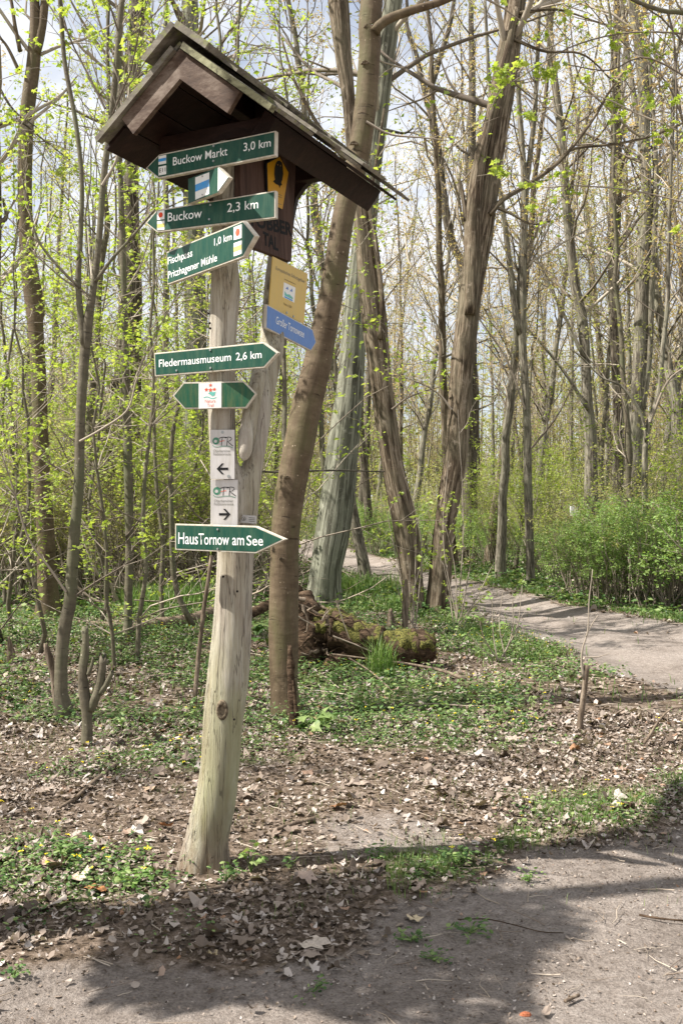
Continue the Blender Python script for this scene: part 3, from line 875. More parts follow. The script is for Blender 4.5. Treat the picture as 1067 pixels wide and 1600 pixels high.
def screws(plane, parent, pts, z=.006, r=.005):
    for p in pts:
        q = plane.loc(*p); an = np.linspace(0, 2 * np.pi, 8, endpoint=False)
        g = Geo(); g.prism(np.c_[q[0] + r * np.cos(an), q[1] + r * np.sin(an)], 0, z)
        link('screw', g.mesh('screw', M['screw'], False), parent)
def stroke(name, pts, w, z, mat, parent, closed=False):
    """flat ribbon along local points, for printed lines"""
    p = np.asarray(pts, float)
    d = np.gradient(p, axis=0); d /= np.linalg.norm(d, axis=1)[:, None] + 1e-9
    n = np.c_[-d[:, 1], d[:, 0]] * w / 2
    k = len(p); v = np.vstack([np.c_[p + n, np.full(k, z)], np.c_[p - n, np.full(k, z)]])
    g = Geo(); i = np.arange(k - 1); g.add(v, np.stack([i + k, i + k + 1, i + 1, i], 1))
    return link(name, g.mesh(name, mat, False), parent)
def circle(name, c, r, z, mat, parent, ry=None, seg=24, r_in=0):
    an = np.linspace(0, 2 * np.pi, seg, endpoint=False); ry = ry or r
    g = Geo()
    if r_in:
        v = np.vstack([np.c_[c[0] + q * np.cos(an), c[1] + q * ry / r * np.sin(an), np.full(seg, z)] for q in (r_in, r)])
        i = np.arange(seg); j = (i + 1) % seg; g.add(v, np.stack([i, i + seg, j + seg, j], 1))
    else:
        g.add(np.c_[c[0] + r * np.cos(an), c[1] + ry * np.sin(an), np.full(seg, z)], np.array([np.arange(seg)]))
    return link(name, g.mesh(name, mat, False), parent)

def arrow_sign(name, label, plane, outline, brd=.006, mat='green', th=.022, group=None, edge='cream'):
    r = link(name, None, label=label, cat='sign', group=group); put(r, plane)
    q = plane.locs(outline)
    flat('board', plane, q, -th, 0, M[edge], r, True, .0015)
    flat('painted_face', plane, inset(q, brd), .0004, .0014, M[mat], r, True)
    return r
SG = 'arrow signs on the forked post'
Z1 = .0022
def quad_px(p, x0, y0t, y0b, x1, y1t, y1b): return [(x0, y0b), (x1, y1b), (x1, y1t), (x0, y0t)]

# 1 Buckow Markt 3,0 km
pl = Plane((249, 241.3), (430.9, 204), (248, 278.4), (429.5, 241.3), 4.40, 4.12)
s = arrow_sign('direction_sign', 'long green arrow sign pointing left, topmost on the post, marked 3,0 km', pl, [(228, 263), (249, 241.3), (430.9, 204), (430.2, 243), (248, 279)], group=SG)
lettering(pl, s, 'Buckow Markt', (271, 258.8), (356, 242.5), 12.5, Z1, M['letter_white'])
lettering(pl, s, '3,0 km', (381, 236.5), (423.5, 229), 12.5, Z1, M['letter_white'])
m = flat('waymark', pl, quad_px(pl, 248.5, 244.5, 257.8, 260.5, 242, 255.6), .0014, .0022, M['white'], s)
flat('stripe', pl, quad_px(pl, 248.7, 248.8, 253.3, 260.3, 246.5, 251), .0022, .003, M['skyblue'], m)
m = flat('waymark', pl, quad_px(pl, 248.5, 261, 274.5, 260.5, 258.5, 272.2), .0014, .0022, M['white'], s)
lettering(pl, m, 'E11', (249.8, 270), (259.4, 268), 6, .003, M['black'])
screws(pl, s, [(335, 228.5), (334.5, 252)])
# 2 small sign with blue stripe, white point
pl = Plane((294.5, 279.5), (341, 260.7), (294.5, 317.8), (341, 300.9), 4.36, 4.22)
s = arrow_sign('direction_sign', 'small dark green arrow sign with a white tip and a white-blue-white mark', pl, [(294.5, 279.5), (341.7, 260.7), (358.5, 277), (341, 301), (294.5, 318.5)], .001, group=SG)
flat('white_tip', pl, [(341.5, 262), (357.3, 277), (341, 299.5)], .0014, .0022, M['white'], s)
m = flat('waymark', pl, quad_px(pl, 306, 277.5, 312.3, 327.8, 269.3, 303), .0014, .0022, M['white'], s)
flat('stripe', pl, quad_px(pl, 306.2, 289, 299.7, 327.6, 280.2, 291.5), .0022, .003, M['skyblue'], m)
screws(pl, s, [(317.5, 275.5), (317.5, 304.5)], r=.003)
# 3 Buckow 2,3 km
pl = Plane((245.3, 328.2), (430.3, 297.5), (245.9, 362.7), (430.3, 338.8), 4.46, 4.19)
s = arrow_sign('direction_sign', 'long green arrow sign pointing left, marked 2,3 km with a red dot', pl, [(227.9, 348.7), (245.3, 328.2), (430.6, 297.5), (430.3, 340.5), (245.9, 363)], group=SG)
lettering(pl, s, 'Buckow', (262.8, 346.5), (316, 339.8), 13.5, Z1, M['letter_white'])
lettering(pl, s, '2,3 km', (355.5, 331.8), (404, 325.3), 13.5, Z1, M['letter_white'])
m = flat('waymark', pl, quad_px(pl, 246.3, 330.5, 344, 257.8, 328.6, 342.6), .0014, .0022, M['white'], s)
circle('dot', pl.loc(252, 336), .0115, .003, M['red'], m)
m = flat('waymark', pl, quad_px(pl, 246.3, 346, 360, 257.8, 344.8, 359), .0014, .0022, M['white'], s)
flat('stripe', pl, quad_px(pl, 246.5, 350.5, 356, 257.6, 349.2, 354.8), .0022, .003, M['mark_yellow'], m)
screws(pl, s, [(329.7, 320.5), (328, 343)])
# 4 Fischpass / Pritzhagener Muehle 1,0 km
pl = Plane((260.8, 393.7), (380.3, 344.5), (262.3, 444.3), (380, 400.7), 4.53, 4.06)
s = arrow_sign('direction_sign', 'green arrow sign pointing right with two lines of writing and 1,0 km', pl, [(260.8, 393.7), (380.3, 344.8), (399.3, 368), (380.2, 401.6), (262.3, 444.8)], group=SG)
lettering(pl, s, 'Fischpass', (263.3, 413.5), (301.5, 400.3), 11, Z1, M['letter_white'], .004)
lettering(pl, s, 'Pritzhagener M\u00fchle', (263.8, 435.5), (340, 407.8), 11, Z1, M['letter_white'], .004)
lettering(pl, s, '1,0 km', (335.7, 384), (363, 374.6), 11, Z1, M['letter_white'], .004)
m = flat('waymark', pl, quad_px(pl, 366, 355.5, 375.3, 378.5, 350.3, 371.8), .0014, .0022, M['white'], s)
circle('dot', pl.loc(372.3, 363), .0155, .003, M['red'], m)
m = flat('waymark', pl, quad_px(pl, 366, 380.3, 400.8, 378.5, 375.7, 396.3), .0014, .0022, M['white'], s)
flat('stripe', pl, quad_px(pl, 366.2, 386.7, 394, 378.3, 382, 389.5), .0022, .003, M['mark_yellow'], m)
# 5 Fledermausmuseum
pl = Plane((241.2, 551.8), (411.7, 534.4), (242.4, 587.4), (412.9, 574), 4.53, 4.24)
s = arrow_sign('direction_sign', 'green arrow sign pointing right halfway up the post, marked 2,6 km', pl, [(241.2, 551.8), (411.7, 534.4), (434.5, 551), (412.9, 574.5), (242.4, 588)], group=SG)
lettering(pl, s, 'Fledermausmuseum', (249.3, 573.8), (361.5, 563.5), 11.5, Z1, M['letter_white'], .004)
lettering(pl, s, '2,6 km', (369.3, 563), (409.3, 559.3), 11.5, Z1, M['letter_white'], .004)
screws(pl, s, [(329.5, 547), (330, 575), (277, 579)])
# 6 double arrow with nature trail emblem
pl = Plane((287, 597.4), (380.8, 595), (288.2, 639), (384.4, 637.8), 4.40, 4.36)
s = arrow_sign('direction_sign', 'green sign pointed at both ends with a white emblem plate in the middle', pl, [(270, 618.8), (287, 597.6), (381, 595.3), (401, 615.2), (384.6, 637.8), (288.4, 639)], .006, 'green_old', group=SG)
m = flat('emblem_plate', pl, quad_px(pl, 311, 599, 638.5, 346.5, 597.5, 637.3), .0014, .003, M['white'], s)
def star(c, r, n, r2, rot=0):
    an = np.arange(2 * n) * np.pi / n + rot
    rad = np.where(np.arange(2 * n) % 2 == 0, r, r2)
    return np.c_[c[0] + rad * np.cos(an), c[1] + rad * np.sin(an)]
for (a, b, R) in ((329.5, 602, .009), (323, 609, .010), (329.5, 609.5, .011), (335.5, 608.5, .009)):
    g = Geo(); g.prism(star(pl.loc(a, b), R, 5, R * .45, .3), .0031, .0036); link('red_blossom', g.mesh('red_blossom', M['red'], False), m)
g = Geo(); c = pl.loc(331.5, 615); g.prism(np.array([c + np.array(q) * .017 for q in ((-1, .1), (-.2, .5), (.3, .35), (1, .4), (.7, -.5), (.1, -.7), (-.3, -.3))]), .0031, .0038); link('green_leaf', g.mesh('green_leaf', M['teal'], False), m)
xs = np.linspace(319, 339, 14); stroke('wave', [pl.loc(x, 621.6 - 1.3 * math.sin((x - 319) * .34)) for x in xs], .004, .0033, M['teal'], m)
lettering(pl, m, 'Natura', (321, 629.5), (337.5, 629), 5, .0033, M['red'], .0)
lettering(pl, m, 'Trail', (324.5, 636), (334.5, 635.8), 5, .0033, M['red'], .0)
# 7 and 8 white plates with an arrow each
def plate(label, x0, y0, x1, y1, D, arrow, sk=0):
    pl = Plane((x0, y0), (x1, y0 + sk), (x0, y1), (x1, y1), D, D - .01)
    s = link('route_plate', None, label=label, cat='sign', group='white route plates on the post'); put(s, pl)
    flat('plate', pl, [(x0, y0), (x1, y0), (x1, y1), (x0, y1)], -.004, 0, M['panel'], s, False, .001)
    w = x1 - x0; k = w / 38
    c = pl.loc(x0 + 9 * k, y0 + 17.5); R = 5.6 * k / F * D
    circle('ring_mark', c, R, .0006, M['ofr_green'], s); circle('ring_centre', pl.loc(x0 + 8.3 * k, y0 + 18), R * .42, .001, M['panel'], s)
    L = lambda pts, w_=.0035, mt='black', z=.0008: stroke('line', [pl.loc(x0 + a * k, y0 + b) for a, b in pts], w_, z, M[mt], s)
    L([(17.5, 25), (18, 18), (19, 12.5)], .003); L([(13.5, 13.5), (19, 11.5), (26, 12)], .0034); L([(14, 18.5), (19, 17.5), (22, 17)], .0026, 'red')
    L([(26, 25), (26.5, 18), (27, 13)], .003); L([(23, 13), (28, 11.3), (32, 12), (33.5, 14.5), (31, 17), (27, 18.5), (30, 21), (35.5, 25.5)], .0032)
    L([(4, 24), (6, 26.5), (12, 27), (20, 25.6), (28, 25.5), (35, 28)], .0026, 'ofr_green')
    lettering(pl, s, 'Oberbarnimer', (x0 + 5 * k, y0 + 35), (x0 + 32 * k, y0 + 35), 4.2, .0008, M['darkprint'], 0)
    lettering(pl, s, 'Feldsteinroute', (x0 + 5 * k, y0 + 40), (x0 + 32 * k, y0 + 40), 4.2, .0008, M['darkprint'], 0)
    ay = y0 + (61 if arrow < 0 else 54); ax = x0 + w * .5 + (0 if arrow < 0 else 1)
    d = arrow
    def q(pts): return [pl.loc(ax + a * d, ay + b) for a, b in pts]
    pts = q([(9, 0), (1, -8.5), (-2.6, -8.5), (3.5, -1.9), (-9, -1.9), (-9, 1.9), (3.5, 1.9), (-2.6, 8.5), (1, 8.5)])
    g = Geo(); vv = np.c_[np.array(pts), np.full(9, .0009)]
    g.add(vv, [[0, 1, 2], [0, 2, 3], [0, 3, 6], [0, 6, 7], [0, 7, 8]]); g.add(vv, [[3, 4, 5, 6]])
    link('arrow', g.mesh('arrow', M['black'], False), s)
    return pl, s
pl, s = plate('white plate with a ring mark and a black arrow pointing left', 328.8, 671.5, 366.8, 748.6, 4.425, -1)
screws(pl, s, [(348, 675.5), (357.5, 744)], .002, .007)
pl, s = plate('white plate with a ring mark and a black arrow pointing right', 329.3, 749.6, 371.7, 821, 4.435, 1)
# 9 small sticker
pl = Plane((373, 804), (400.5, 806), (373.5, 816.6), (400.5, 818.2), 4.49, 4.475)
s = link('small_plaque', None, label='tiny white plaque beside the lower arrow plate, just above the lowest green sign', cat='sign'); put(s, pl)
flat('plate', pl, [(373, 804), (400.5, 806), (400.5, 818.2), (373.5, 816.6)], -.006, 0, M['panel'], s)
circle('ring_mark', pl.loc(381, 810.6), .011, .0006, M['darkprint'], s, .009, 18, .0085); circle('ring_centre', pl.loc(381.5, 811), .004, .0006, M['darkprint'], s)
for yy in (808.8, 811.5, 814.2): stroke('line', [pl.loc(389, yy), pl.loc(398.5, yy + .7)], .003, .0006, M['darkprint'], s)
# 10 Haus Tornow am See
pl = Plane((273.9, 818.3), (399.8, 821.9), (273.9, 858.2), (399.8, 864.6), 4.49, 4.31)
s = arrow_sign('direction_sign', 'green arrow sign with a long pointed tip, lowest on the post above bare trunk', pl, [(273.9, 818.3), (399.8, 821.9), (446.8, 842.5), (399.8, 864.6), (273.9, 859)], .0065, group=SG)
lettering(pl, s, 'Haus', (279.3, 849.5), (310, 850.5), 17.5, Z1, M['letter_white'], .004)
lettering(pl, s, 'Tornow', (311, 850.5), (358.5, 851.5), 17, Z1, M['letter_white'], .004)
lettering(pl, s, 'am', (363.5, 851.5), (382, 852), 17, Z1, M['letter_white'], .004)
lettering(pl, s, 'See', (386, 852), (411.5, 852.3), 15, Z1, M['letter_white'], .004)
screws(pl, s, [(341, 827), (341, 857.5)])
# 11 brown wooden name board on the side
pl = Plane((376, 232), (461, 262), (376, 380), (461, 409), 4.34, 4.86)
s = link('name_board', None, label='dark brown wooden board with charred lettering under the roof', cat='sign'); put(s, pl)
flat('board', pl, [(376, 215), (463, 245), (455.5, 409), (376, 379.3)], -.03, 0, M['nameboard'], s, False, .002)
lettering(pl, s, 'ST\u00d6BBER', (379, 348), (457, 369), 21, .0012, M['black'], .035)
lettering(pl, s, 'TAL', (411, 381), (435, 392), 19, .0012, M['black'], .035)
# 12 owl pentagon
po_ = Plane((416.8, 253.7), (452, 270), (418.5, 318), (447, 330), 4.545, 4.79)
po_.o = po_.o - po_.n * 0
pl = po_
s = link('conservation_sign', None, label='yellow pentagon sign with a black owl on the brown wooden board', cat='sign'); put(s, pl)
q = pl.locs([(416.8, 253.5), (436.6, 243), (452, 270), (444, 330.4), (418.5, 317.5)])
flat('plate', pl, q, -.008, 0, M['black'], s, True); flat('painted_face', pl, inset(q, .006), .0004, .001, M['owl_yellow'], s, True)
def owl(pl, s):
    P2 = [(436.5, 251), (440.5, 254), (441.5, 262), (442.3, 272), (440.5, 282), (438.5, 286), (440.5, 289), (437.5, 290.5), (436.5, 294.5), (434.8, 289.5), (430.3, 287.5), (426.3, 283.5), (429.5, 282.5), (428, 272), (428.7, 262), (430.8, 254.5), (433, 251.5)]
    q = pl.locs(P2); c = q.mean(0)
    g = Geo(); n = len(q); g.add(np.vstack([np.r_[c, .0018], np.c_[q, np.full(n, .0018)]]), [[0, 1 + (i + 1) % n, 1 + i] for i in range(n)])
    link('owl', g.mesh('owl', M['black'], False), s)
    for a, b in ((433.5, 257.5), (437.7, 259)): circle('owl_eye', pl.loc(a, b), .004, .0024, M['owl_yellow'], s, None, 10)
owl(pl, s)
for yy in (303, 306.5): stroke('line', [pl.loc(428, yy - 2), pl.loc(440, yy + 2.6)], .0035, .0016, M['brownprint'], s)
for yy in (317,): stroke('line', [pl.loc(426, yy - 2), pl.loc(440, yy + 3)], .003, .0016, M['brownprint'], s)
# 13 ochre panel
pl = Plane((426.6, 400.5), (481, 427.4), (420.7, 475.3), (475.1, 504.2), 4.64, 4.97)
s = link('information_panel', None, label='ochre yellow panel with a small white emblem on the rear stem of the post', cat='sign'); put(s, pl)
flat('plate', pl, [(426.6, 400.5), (481, 427.6), (475.1, 506), (420.7, 479)], -.006, 0, M['yellow'], s, False, .001)
lettering(pl, s, 'Europ\u00e4isches Schutzgebiet', (430.8, 421), (476, 442.5), 5.5, .0008, M['darkprint'], .0)
stroke('line', [pl.loc(444, 436), pl.loc(462, 444.5)], .003, .0008, M['brownprint'], s)
m = flat('emblem_plate', pl, [(443.5, 441), (461.5, 449.5), (459.5, 473), (441.5, 464)], 0, .001, M['white'], s)
def tri(pts, mat, nm, par, z=.0016):
    g = Geo(); q = ccw(pl.locs(pts)); g.add(np.c_[q, np.full(len(q), z)], [list(range(len(q)))]); link(nm, g.mesh(nm, M[mat], False), par)
tri([(446, 451), (449.3, 447.5), (450.5, 453)], 'blue', 'bird', m); tri([(452.5, 455), (455.8, 450.5), (456.8, 456)], 'blue', 'bird', m)
tri([(444.5, 455), (448, 460), (452, 460), (457.5, 465.5), (457, 468), (444.3, 461.5)], 'teal', 'landscape_mark', m)
tri([(444.3, 462.5), (457, 468.8), (456.7, 471), (444, 464.5)], 'skyblue', 'water_mark', m)
lettering(pl, s, 'Natura 2000', (443, 476), (455.5, 482), 4, .0008, M['brownprint'], 0)
# 14 blue arrow
pl = Plane((416.7, 475.3), (488.3, 514.7), (415.7, 512.7), (485.6, 548.1), 4.58, 5.03)
s = arrow_sign('lake_sign', 'blue arrow sign pointing right below the ochre panel on the rear stem', pl, [(416.7, 475.3), (488.3, 514.5), (493.9, 535), (485.8, 548.4), (415.7, 512.9)], .0055, 'blue', .014)
lettering(pl, s, 'Gro\u00dfer Tornowsee', (430.5, 505.5), (474.3, 527.8), 12, Z1, M['letter_white'], .0)
screws(pl, s, [(447.5, 488.5), (458, 494.5)], .004, .006)

# ------------------------------------------------------------------ trees
def unit(v): return v / (np.linalg.norm(v) + 1e-12)

def grow(rng, p, d, L, r, lvl, maxl, tubes, tips, prm):
    """one branch and its children; tubes get (pts, radii, level)"""
    seg = prm.get('seg', .35) * (.6 if lvl == maxl else 1)
    n = int(np.clip(L / seg, 3, 12))
    pts = [np.array(p, float)]; dd = unit(np.array(d, float)); st = L / n
    w = prm.get('wander', .16)
    for i in range(n):
        dd = unit(dd + rng.normal(0, w, 3) + np.array([0, 0, prm.get('up', .06)]))
        pts.append(pts[-1] + dd * st)
    pts = np.array(pts); rad = r * np.linspace(1, .22 if lvl == maxl else .3, n + 1)
    tubes.append((pts, rad, lvl))
    if lvl >= prm.get('leaf_from', maxl):
        m = max(1, int(L * prm.get('leaf_per_m', 6)))
        u = rng.uniform(.15, 1, m) * n; i = np.minimum(u.astype(int), n - 1); f = (u - i)[:, None]
        tips.append(pts[i] * (1 - f) + pts[i + 1] * f)
    tips.append(pts[-1:])
    if lvl < maxl:
        k = max(2, int(L * prm['per_m'][lvl]))
        for j in range(k):
            u = rng.uniform(prm.get('bare', .2), 1.0) * n; i = min(int(u), n - 1); f = u - i
            q = pts[i] * (1 - f) + pts[i + 1] * f; rr = r * (1 - .7 * u / n)
            t = unit(pts[i + 1] - pts[i])
            s = unit(np.cross(t, rng.normal(0, 1, 3)))
            a = math.radians(rng.uniform(*prm.get('angle', (30, 58))))
            nd = t * math.cos(a) + s * math.sin(a)
            LL = L * prm.get('ratio', .5) * rng.uniform(.6, 1.15) * (1 - .45 * u / n)
            grow(rng, q, nd, LL, max(rr * prm.get('rratio', .5), prm.get('rmin', .003)), lvl + 1, maxl, tubes, tips, prm)

def tubes_geo(tubes, ks=(8, 5, 4, 3, 3), g=None):
    g = g or Geo()
    for pts, rad, l in tubes: g.tube(pts, rad, ks[min(l, len(ks) - 1)])
    return g

def leaves_geo(rng, tips, size, n_per, spread, maple=False, tilt=.9, droop=.0):
    g = Geo()
    p = np.vstack(tips); p = p[rng.random(len(p)) < .56]; p = np.repeat(p, n_per * 2 + 1, 0)
    p = p + rng.normal(0, spread * .55, p.shape) - [0, 0, droop]
    if maple: scatter(g, MAPLE, MAPLEF, p, rng.uniform(.45, 1.5, len(p)) * size, rng, tilt)
    else: scatter(g, LEAF4, LEAF4F, p, rng.uniform(.45, 1.5, len(p)) * size, rng, tilt)
    return g

def trunk_geo(rows, D, k=20, n=60, flare=.5, rough=.05, seed=0, extend=None, yoff=0.0, ext_top=None, toe=1.0):
    """trunk traced through photo rows at depth D, rooted in the ground"""
    p, r = px_path(rows, D)
    if ext_top is not None:                       # carry on above the frame
        h, dx, dy, rt = ext_top
        a = p[-1]; m = 4
        for i in range(1, m + 1):
            f = i / m; p = np.vstack([p, a + np.array([dx * f + .12 * math.sin(seed + 3 * f), dy * f, h * f])]); r = np.r_[r, r[len(rows) - 1] * (1 - f) + rt * f]
    p[:, 1] += r * toe
    p, r = resample(p, r, n)
    g = Geo(); an = np.arange(k) * 2 * np.pi / k; z = p[:, 2][:, None]; z0 = p[0, 2]
    mul = 1 + rough * 2 * (fbm((an[None] * 1.3 + 0 * z), z * 1.5 + 0 * an[None], seed, 3) - .5) + rough * .6 * (vnoise(an[None] * 5 + 0 * z, z * 2 + 0 * an[None], seed + 5) - .5)
    f = np.clip(1 - (z - z0) / (r[0] * 3.2), 0, 1) ** 2
    mul = mul * (1 + flare * f * (.45 + .55 * np.abs(np.sin(an[None] * 2.5 + seed))))
    g.tube(p, r, k, True, rmul=mul)
    return g, p, r

BASES = []
def tree(name, label, cat, rows, D, bark, twig='twig', leaf=None, branches=(), ncrown=14, crown_from=.55, seed=1, ext_top=None, prm=None, leaf_size=.06, leaf_n=1, spread=.06, maple=False,
         flare=.5, k=20, rough=.05, group=None, extra=(), crown_len=2.2, toe=1.0, n=60, sub=2, cones=None):
    rng = np.random.default_rng(seed)
    g, p, r = trunk_geo(rows, D, k=k, flare=flare, rough=rough, seed=seed, ext_top=ext_top, toe=toe, n=n)
    base = np.array([p[0, 0], p[0, 1], hz(p[0, 0], p[0, 1])]); BASES.append((base[0], base[1]))
    root = thing(name, label, cat, tuple(base), group)
    for ex_rows, ex_D in extra:                   # further stems of the same tree
        q, qr = px_path(ex_rows, ex_D); q[:, 1] += qr; q, qr = resample(q, qr, 30)
        an = np.arange(14); g.tube(q, qr, 14, True, rmul=1 + rough * (vnoise(an[None] * 1.7 + 0 * q[:, :1], q[:, 2:3] * 2 + 0 * an[None], seed) - .5))
    tubes, tips, limbs = [], [], []
    pr = dict(per_m=(1.6, 2.6, 3.5), seg=.4, wander=.13, up=.05, leaf_per_m=5, ratio=.5, rmin=.003)
    if prm: pr.update(prm)
    for b in branches:                            # limbs traced from the photo: rows of (px, py[, depth]), radius px
        pts = np.array([P(q[0], q[1], q[2] if len(q) > 2 else D) for q in b[0]]); rad = np.linspace(b[1], b[2], len(pts)) / F * D
        q, qr = resample(pts, rad, max(8, len(pts) * 4)); 
        if b[1] >= 2.5: limbs.append((q, qr))
        else: tubes.append((q, qr, 1))
        for j in range(int(b[3]) if len(b) > 3 else 6):
            i = rng.integers(len(q) // 4, len(q) - 1); t = unit(q[i + 1] - q[i]) if i + 1 < len(q) else unit(q[i] - q[i - 1])
            s = unit(np.cross(t, rng.normal(0, 1, 3))); a = rng.uniform(.4, 1.0)
            grow(rng, q[i], t * math.cos(a) + s * math.sin(a), rng.uniform(.35, .9) * (b[4] if len(b) > 4 else 1.0), max(qr[i] * .5, .003), 1, 2, tubes, tips, pr)
        tips.append(q[-1:])
    for j in range(ncrown):
        i = int(rng.uniform(crown_from, .99) * (len(p) - 1)); t = unit(p[min(i + 1, len(p) - 1)] - p[max(i - 1, 0)])
        an = rng.uniform(0, 2 * np.pi); s = np.array([math.cos(an), math.sin(an), 0]); a = math.radians(rng.uniform(35, 70))
        L = crown_len * rng.uniform(.6, 1.25) * (1 - .4 * i / len(p))
        grow(rng, p[i], t * math.cos(a) + s * math.sin(a), L, max(r[i] * .32, .008), 0, sub, tubes, tips, pr)
    o = link('trunk', g.mesh('trunk', M[bark]), root); o.location = tuple(-base)
    for q, qr in limbs:
        gg = Geo(); gg.tube(q, qr, 9, True); o = link('limb', gg.mesh('limb', M[bark]), root); o.location = tuple(-base)
    if tubes:
        me = tubes_geo(tubes, (6, 5, 4, 3)).mesh('branches', M[twig]); o = link('branches', me, root); o.location = tuple(-base); o['kind'] = 'stuff'
    if leaf and tips:
        me = leaves_geo(rng, tips, leaf_size, leaf_n, spread, maple).mesh('leaves', M[leaf], False); o = link('leaves', me, root); o.location = tuple(-base); o['kind'] = 'stuff'
    return root

# T6 leaning smooth-barked tree just behind the post
tree('leaning_tree', 'smooth brown trunk curving up to the right just behind the signpost', 'tree',
     [(1140, 421, 474), (1118, 423, 468), (1080, 421, 464), (1040, 419, 465), (987, 418, 465), (930, 419, 465.5), (884, 420, 466), (830, 422, 468), (772, 428, 476), (700, 441, 490), (640, 453, 501), (594, 465, 511), (564, 473, 518), (520, 483, 525), (475, 494, 533), (410, 506, 543), (356, 515, 550), (300, 527, 561), (237, 543, 578), (175, 552, 587), (119, 558, 592), (60, 562, 596), (0, 563, 598)], 7.9,
     'bark_beech', leaf='leaf_spring', seed=6, k=28, n=110, flare=.35, rough=.035, ext_top=(7, .5, .6, .04), ncrown=22, crown_from=.62, crown_len=2.6, leaf_size=.05, maple=True, leaf_n=1,
     branches=[([(585, 50), (600, 33), (640, 17), (690, 2), (760, -30), (850, -60)], 8.5, 4, 3), ([(572, 190), (610, 210), (660, 215), (700, 220)], 2.2, .8, 2)], prm=dict(per_m=(1.2, 2.0, 3)))
# T7 grey-green trunk
tree('grey_tree', 'large grey-green furrowed trunk leaning right behind the smooth leaning one', 'tree',
     [(965, 476, 538), (945, 478, 534), (900, 484, 532), (831, 492, 548), (770, 501, 555), (712, 509, 560), (650, 519, 566), (594, 527, 569), (530, 533, 573), (475, 538, 578), (400, 547, 584), (320, 558, 591), (237, 568, 599), (119, 585, 613), (50, 594, 622), (0, 600, 628)], 17,
     'bark_grey', seed=7, k=26, n=80, flare=.25, rough=.05, ext_top=(12, 1.4, .5, .08), ncrown=34, crown_from=.35, crown_len=4, leaf='leaf_bg', leaf_size=.07,
     branches=[([(592, 200), (612, 205), (632, 208), (645, 200)], 3, 1.2, 3)])
# T8 left stem of the pair
tree('furrowed_tree', 'brown furrowed trunk leaning left, left one of the pair beside the track', 'tree',
     [(985, 634, 668), (945, 634, 664), (890, 625, 660), (831, 616, 655), (770, 605, 641), (712, 595, 628), (650, 586, 620), (594, 579, 613), (530, 570, 608), (475, 563, 603), (410, 558, 592), (356, 554, 584), (300, 549, 575), (225, 541, 562), (148, 534, 555), (80, 524, 549), (0, 513, 545)], 15.5,
     'bark_brown', seed=8, k=26, n=90, flare=.3, rough=.08, ext_top=(9, -1.0, .3, .06), ncrown=26, crown_from=.42, crown_len=3.2, leaf='leaf_spring', leaf_size=.07,
     branches=[([(594, 530), (597, 480), (593, 430), (586, 370), (578, 320), (590, 240), (600, 170)], 5, 2, 4), ([(612, 640), (640, 620), (690, 603)], 2, .8, 2), ([(540, 250), (500, 200), (462, 130), (440, 60)], 4, 1.5, 5)])
# T9 right stem of the pair
tree('furrowed_tree', 'dark brown furrowed trunk leaning right with a forked upper stem beside the track', 'tree',
     [(985, 664, 708), (950, 667, 705), (890, 672, 708), (831, 679, 711), (770, 687, 722), (712, 696, 732), (650, 700, 737), (594, 703, 741), (530, 710, 747), (475, 717, 753), (410, 724, 764), (356, 732, 774), (300, 741, 781), (237, 750, 790), (175, 760, 800), (119, 771, 809), (60, 782, 817), (0, 792, 823)], 15.5,
     'bark_brown', seed=9, k=26, n=90, flare=.3, rough=.09, ext_top=(8, .9, .3, .07), ncrown=22, crown_from=.45, crown_len=3, leaf='leaf_spring', leaf_size=.075,
     extra=[([(490, 726, 744), (440, 727, 750), (370, 726, 754), (320, 728, 754), (237, 743, 762), (150, 768, 782), (60, 792, 803), (10, 803, 811)], 15.4)],
     branches=[([(765, 335), (785, 312), (830, 285), (870, 255), (900, 222), (930, 180), (950, 145), (975, 110)], 4.5, 1.5, 8), ([(870, 255), (894, 233), (960, 225), (1020, 212), (1067, 192), (1110, 180)], 2.6, 1.2, 6),
               ([(778, 325), (800, 335), (830, 350), (860, 345)], 2.6, 1, 4), ([(728, 345), (722, 300), (716, 275)], 4, 2, 1), ([(705, 640), (690, 620), (670, 605), (640, 592)], 2, 1, 2), ([(812, 20), (870, 15), (935, 35)], 3, 1, 5), ([(800, 60), (850, 80), (910, 85), (960, 130)], 3, 1, 6)])
# T1
tree('brown_tree', 'thick reddish-brown trunk rising from the herbs at the far left', 'tree',
     [(985, 50, 98), (963, 53, 94), (930, 54, 87), (850, 54, 82), (719, 49, 74), (587, 46, 69), (500, 40, 64), (469, 34, 64), (400, 28, 53), (312, 25, 47), (187, 27, 50), (94, 39, 60), (40, 44, 62), (0, 45, 60)], 15,
     'bark_beech', seed=10, k=24, n=80, flare=.55, rough=.05, ext_top=(9, .2, .5, .07), ncrown=26, crown_from=.45, crown_len=3, leaf='leaf_spring', leaf_size=.075,
     extra=[([(80, 48, 62), (50, 55, 69), (0, 62, 75), (-150, 75, 84)], 15)], branches=[([(32, 80), (24, 40), (18, 0), (5, -60)], 3.5, 2, 3), ([(30, 110), (10, 70), (-10, 50)], 3, 1.5, 2)])
